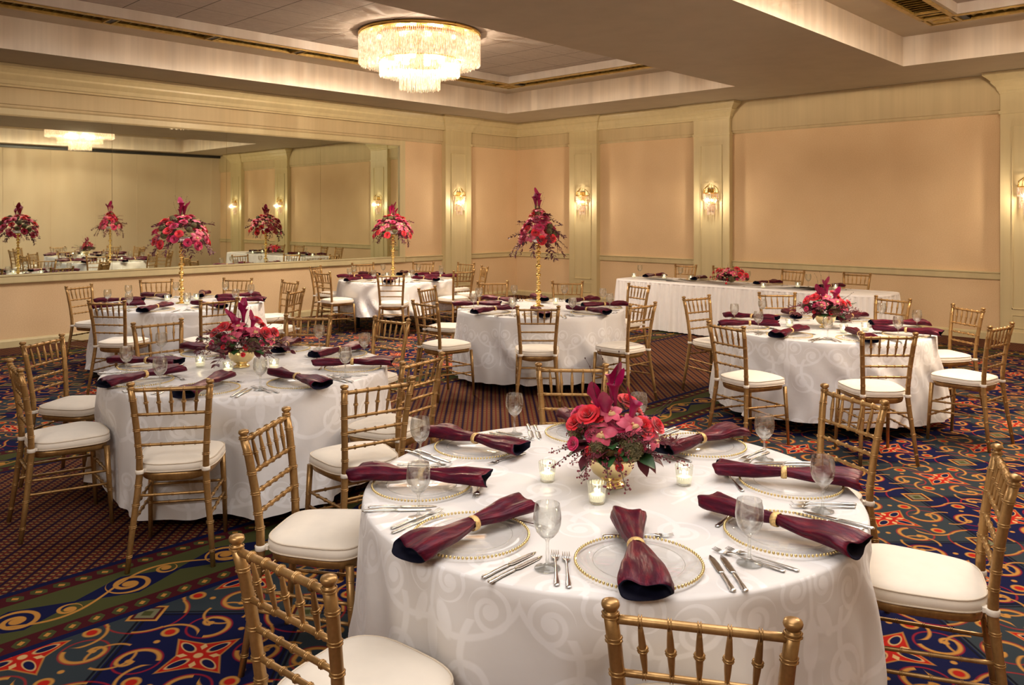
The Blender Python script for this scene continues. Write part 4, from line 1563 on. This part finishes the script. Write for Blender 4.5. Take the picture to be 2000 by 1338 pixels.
BL = {
    'rose': rose_mesh('rose', M_rose, 1), 'rosep': rose_mesh('rose', M_rose_pink, 2), 'orchid': orchid_mesh(), 'calla': calla_mesh(),
    'leaf': leaf_mesh('leaf', M_leaf, .085, .030), 'burg': leaf_mesh('leaf', M_burg, .095, .026), 'hyd': hydrangea_mesh(),
    'berry': berry_spray_mesh(1), 'berry2': berry_spray_mesh(2, .13, .9), 'frond': frond_mesh('leaf_spray', M_burg, 1), 'frond2': frond_mesh('leaf_spray', M_burg, 2, .17, 1.0, 9, .05, .010),
    'needle': frond_mesh('leaf_spray', M_leaf, 3, .19, .25, 16, .022, .0022), 'twig': twig_mesh(1), 'twig2': twig_mesh(5, .33),
}
PARTNAME = {'rosep': 'rose', 'burg': 'leaf', 'hyd': 'hydrangea', 'calla': 'calla_lily', 'berry': 'berry_spray', 'berry2': 'berry_spray', 'frond': 'leaf_spray', 'frond2': 'leaf_spray', 'needle': 'leaf_spray', 'twig2': 'twig'}
GROWS_Y = {'leaf', 'burg', 'berry', 'berry2', 'frond', 'frond2', 'needle'}


def put_bloom(t, kind, p, d, s=1.0, roll=0.0):
    o = bpy.data.objects.new(PARTNAME.get(kind, kind), BL[kind]); link(o, t)
    d = Vector(d).normalized()
    if kind in GROWS_Y:
        up = Vector((0, 0, 1))
        if abs(d.z) > .95: up = Vector((1, 0, 0))
        xx = d.cross(up).normalized(); zz = xx.cross(d).normalized()
        M = Matrix(((xx.x, d.x, zz.x), (xx.y, d.y, zz.y), (xx.z, d.z, zz.z))).to_4x4() @ Matrix.Rotation(roll, 4, 'Y')
    else:
        M = d.to_track_quat('Z', 'Y').to_matrix().to_4x4() @ Matrix.Rotation(roll, 4, 'Z')
    o.matrix_local = Matrix.Translation(Vector(p)) @ M @ Matrix.Scale(s, 4)
    return o


def bowl_mesh():
    f = MB()
    f.shell([(.0001, .0), (.052, .0), (.055, .004), (.052, .010), (.040, .016), (.034, .020), (.033, .026), (.050, .034), (.072, .052), (.086, .078), (.091, .104), (.093, .118), (.091, .119), (.088, .104), (.07, .055), (.0001, .04)], 48)
    return f.mesh('bowl', M_bowl)


ME_BOWL = bowl_mesh()
cosY, sinY = math.cos(R(YAW)), math.sin(R(YAW))


def low_arrangement(x, y, rz, seed, label, bowl=True, callas=True, spread=1.0, lift=0.0):
    rng = random.Random(seed)
    t = thing('flower_centrepiece', label, 'flowers', (x, y, ZTOP), rz, 'low red flower centrepieces')
    if bowl: link(bpy.data.objects.new('bowl', ME_BOWL), t)
    z0 = 0.0 if bowl else -.075
    # as seen: x to the right, y away from the camera
    L = [('rose', -.085, -.03, .270, 1.0), ('rose', -.135, 0, .235, .85), ('rose', .118, -.03, .222, 1.05), ('rose', .070, .04, .300, 1.0), ('rose', -.03, .09, .29, .9), ('rose', .10, .09, .26, .9),
         ('rosep', -.11, .08, .25, .9), ('rosep', .15, .06, .21, .9), ('rosep', .0, .13, .25, .9), ('rose', -.09, -.07, .150, .42), ('rose', .028, -.105, .150, .50), ('rose', .012, -.10, .10, .35), ('rosep', -.15, -.04, .17, .6),
         ('orchid', -.040, -.075, .215, 1.05), ('orchid', .065, -.06, .245, 1.05), ('orchid', .150, -.04, .185, .9), ('orchid', -.01, -.05, .285, .9),
         ('hyd', .055, -.085, .160, 1.15), ('hyd', -.12, .10, .18, 1.0), ('hyd', .13, .12, .17, 1.0), ('rose', -.055, -.01, .265, .9), ('rosep', .02, -.03, .235, .9), ('rosep', -.075, -.045, .20, .75), ('rose', .165, .0, .225, .8), ('rosep', .105, -.065, .165, .5), ('hyd', -.055, -.075, .165, .8)]
    for k, px, py, pz, s in L:
        p = Vector((px * spread + rng.uniform(-.006, .006), py + rng.uniform(-.006, .006), pz + z0))
        d = (p - Vector((0, 0.02, .10 + z0))); d = d.normalized() + Vector((0, -.45, .1))
        put_bloom(t, k, p, d, s * 1.12, rng.uniform(-.5, .5))
    if callas:
        for px, py, pz, s, tx, ty in ((.015, .0, .215, 1.1, -.02, -.02), (-.012, -.02, .15, 1.15, -.10, -.15), (.045, -.03, .16, 1.1, .22, -.1), (.0, .02, .25, 1.05, .05, .1), (-.035, .0, .20, 1.0, -.2, 0)):
            put_bloom(t, 'calla', (px, py, pz + z0), (tx, ty, 1), s, rng.uniform(0, 6))
        for lx, ly, lz, dx_, dy_, dz_, sc_, kk in ((-.06, -.05, .13, -.9, -.5, -.35, 1.1, 'leaf'), (-.085, -.03, .14, -1, -.1, .05, 1.1, 'leaf'), (-.02, -.075, .13, -.25, -1, .05, 1.15, 'leaf'), (.085, -.05, .13, .7, -.7, -.15, 1.1, 'leaf'),
                                                   (.10, -.04, .13, .8, -.5, -.55, 1.0, 'burg'), (.09, -.06, .13, .45, -.7, -.7, .9, 'burg'), (.11, -.02, .13, 1, -.2, -.3, 1.1, 'burg'), (-.08, -.06, .14, -.7, -.7, -.3, .95, 'burg')):
            put_bloom(t, kk, (lx, ly, lz + z0), (dx_, dy_, dz_), sc_, .2)
        put_bloom(t, 'twig2', (0, 0, .20 + z0), (-.10, 0, 1), .95); put_bloom(t, 'twig', (.04, .03, .14 + z0), (1.0, .2, .62), .95); put_bloom(t, 'twig', (.0, .0, .18 + z0), (.2, .3, 1), .8)
    else:
        put_bloom(t, 'twig2', (0, 0, .16 + z0), (.10, 0, 1), .7); put_bloom(t, 'calla', (.02, 0, .17 + z0), (-.1, 0, 1), .7)
    n = 40
    for i in range(n):
        q = 2 * PI * i / n + rng.uniform(-.1, .1)
        c, s = math.cos(q), math.sin(q)
        k = rng.choice(['burg', 'leaf', 'burg', 'frond', 'berry', 'frond2' if bowl else 'leaf', 'berry2' if bowl else 'burg', 'needle', 'burg'])
        r = rng.uniform(.05, .085); z = rng.uniform(.115, .165) + z0
        put_bloom(t, k, (c * r, s * r, z), (c * spread, s, lift + rng.uniform(-.12 if k in ('leaf', 'burg') else .22, .6)), rng.uniform(.9, 1.3), rng.uniform(-.5, .5))
    for i in range(38):
        q = rng.uniform(0, 2 * PI); c, s = math.cos(q), math.sin(q); e = rng.uniform(.2 if bowl else .7, 1.1)
        k = rng.choice(['burg', 'burg', 'leaf', 'berry', 'frond'])
        put_bloom(t, k, (c * .05, s * .05, .15 + z0 + .05 * e), (c, s, e), rng.uniform(.6, .95), rng.uniform(-.6, .6))
    return t


TX = TC['T1']
low_arrangement(*unproject(1194, 950, ZTAB), R(YAW), 3, 'red roses, orchids and magenta callas in gold bowl on the nearest table', lift=0.25)
low_arrangement(*unproject(472, 718, ZTAB), R(YAW + 14), 8, 'pink and red flowers in gold bowl on the left middle table', spread=1.25, lift=0.35)
low_arrangement(*unproject(1612, 641, ZTAB), R(YAW - 10), 12, 'red roses with one tall magenta bloom in gold bowl on the right table', callas=True, spread=1.15, lift=0.35)
low_arrangement(6.50, -2.36, R(0), 21, 'low spreading red flower mound on the long head table', bowl=False, callas=False, spread=1.7, lift=0.45)


# tall stands
def stand_mesh():
    f = MB()
    prof = [(.0001, 0), (.062, 0), (.064, .006), (.058, .012), (.030, .018), (.016, .028)]
    z = .03
    pat = [.030, .024, .036, .022, .026, .019, .030, .022, .034, .020, .026]
    k = 0
    while z < .64:
        r = pat[k % len(pat)]; h = r * 1.55
        for j in range(1, 8):
            a = PI * j / 8
            prof.append((.010 + (r - .010) * math.sin(a) ** .8, z + h * (1 - math.cos(a)) / 2))
        prof += [(.009, z + h + .001), (.0135, z + h + .003), (.0135, z + h + .006), (.009, z + h + .008)]
        z += h + .009; k += 1
    prof += [(.012, z), (.03, z + .015), (.045, z + .022), (.05, z + .03), (.02, z + .032), (.0001, z + .032)]
    f.lathe(prof, 20)
    return f.mesh('column', M_brass), z


ME_STAND, ZST = stand_mesh()
f = MB(); f.shell([(.0001, 0), (.03, .0), (.075, .03), (.095, .06), (.092, .06), (.07, .033), (.0001, .006)], 32); ME_DISH = f.mesh('dish', M_silverbowl)


def tall_arrangement(x, y, rz, seed, label, cone=False):
    rng = random.Random(seed)
    t = thing('tall_flower_stand', label, 'flower stand', (x, y, ZTOP), rz, 'tall gold flower stands')
    link(bpy.data.objects.new('column', ME_STAND), t)
    d = bpy.data.objects.new('dish', ME_DISH); link(d, t); d.location = (0, 0, ZST + .03)
    zb = ZST + .09
    H = .34 if cone else .24; Rr = .22 if cone else .29
    n = 54
    for i in range(n):
        k = (i + .5) / n; q = i * 2.39996 + rng.uniform(-.2, .2)
        if cone: r = Rr * (1 - k) ** .75; z = zb + H * k - .03
        else: r = Rr * math.sqrt(1 - k * k) if k < 1 else 0; z = zb + H * k - .10 * (1 - k) ** 2
        p = Vector((r * math.cos(q), r * math.sin(q), z)) * 1.0
        dr = Vector((math.cos(q) * (1.1 - k), math.sin(q) * (1.1 - k), .15 + k))
        kind = rng.choice(['rose', 'rosep', 'orchid', 'rosep', 'hyd', 'orchid', 'orchid', 'rose'])
        put_bloom(t, kind, p, dr, rng.uniform(1.15, 1.5) * (.75 if kind == 'hyd' else 1), rng.uniform(0, 6))
    for i in range(44):
        k = rng.uniform(0, .8); q = i * 2.39996 + 1
        r = Rr * (1 - k) * .8; z = zb + H * k - .04
        kind = rng.choice(['burg', 'leaf', 'frond', 'frond2', 'berry', 'burg', 'berry2'])
        put_bloom(t, kind, (r * math.cos(q), r * math.sin(q), z), (math.cos(q), math.sin(q), rng.uniform(-.5, .5) + k), rng.uniform(.8, 1.2), rng.uniform(-.6, .6))
    for i in range(9):
        q = i * .7; put_bloom(t, rng.choice(['frond2', 'frond', 'berry2']), (.17 * math.cos(q), .17 * math.sin(q), zb - .02), (math.cos(q), math.sin(q), -.5), 1.1, rng.uniform(-.5, .5))
    zt = zb + H - .04
    for (a, b, s) in ((0, 0, 1.4), (.12, .05, 1.2), (-.10, .1, 1.1), (.05, -.12, .95), (.0, .12, 1.1)):
        put_bloom(t, 'calla', (a * .2, b * .2, zt - .02), (a, b, 1), s, rng.uniform(0, 6))
    for (a, b, s) in ((0, 0, 1.0), (-.15, .1, .85), (.25, -.1, .7)):
        put_bloom(t, 'twig2', (0, 0, zt - .05), (a, b, 1), s * (1.0 if not cone else .8))
    return t


tall_arrangement(TC['T3'][0], TC['T3'][1], 0.4, 31, 'tall gold column topped by pink and red flowers on the mirror-side table')
tall_arrangement(2.02, -5.08, 1.9, 32, 'tall gold column with pink flowers on the distant corner table')
tall_arrangement(6.36, -6.42, 3.1, 37, 'tall gold column with a cone of crimson flowers on the central table', cone=True)
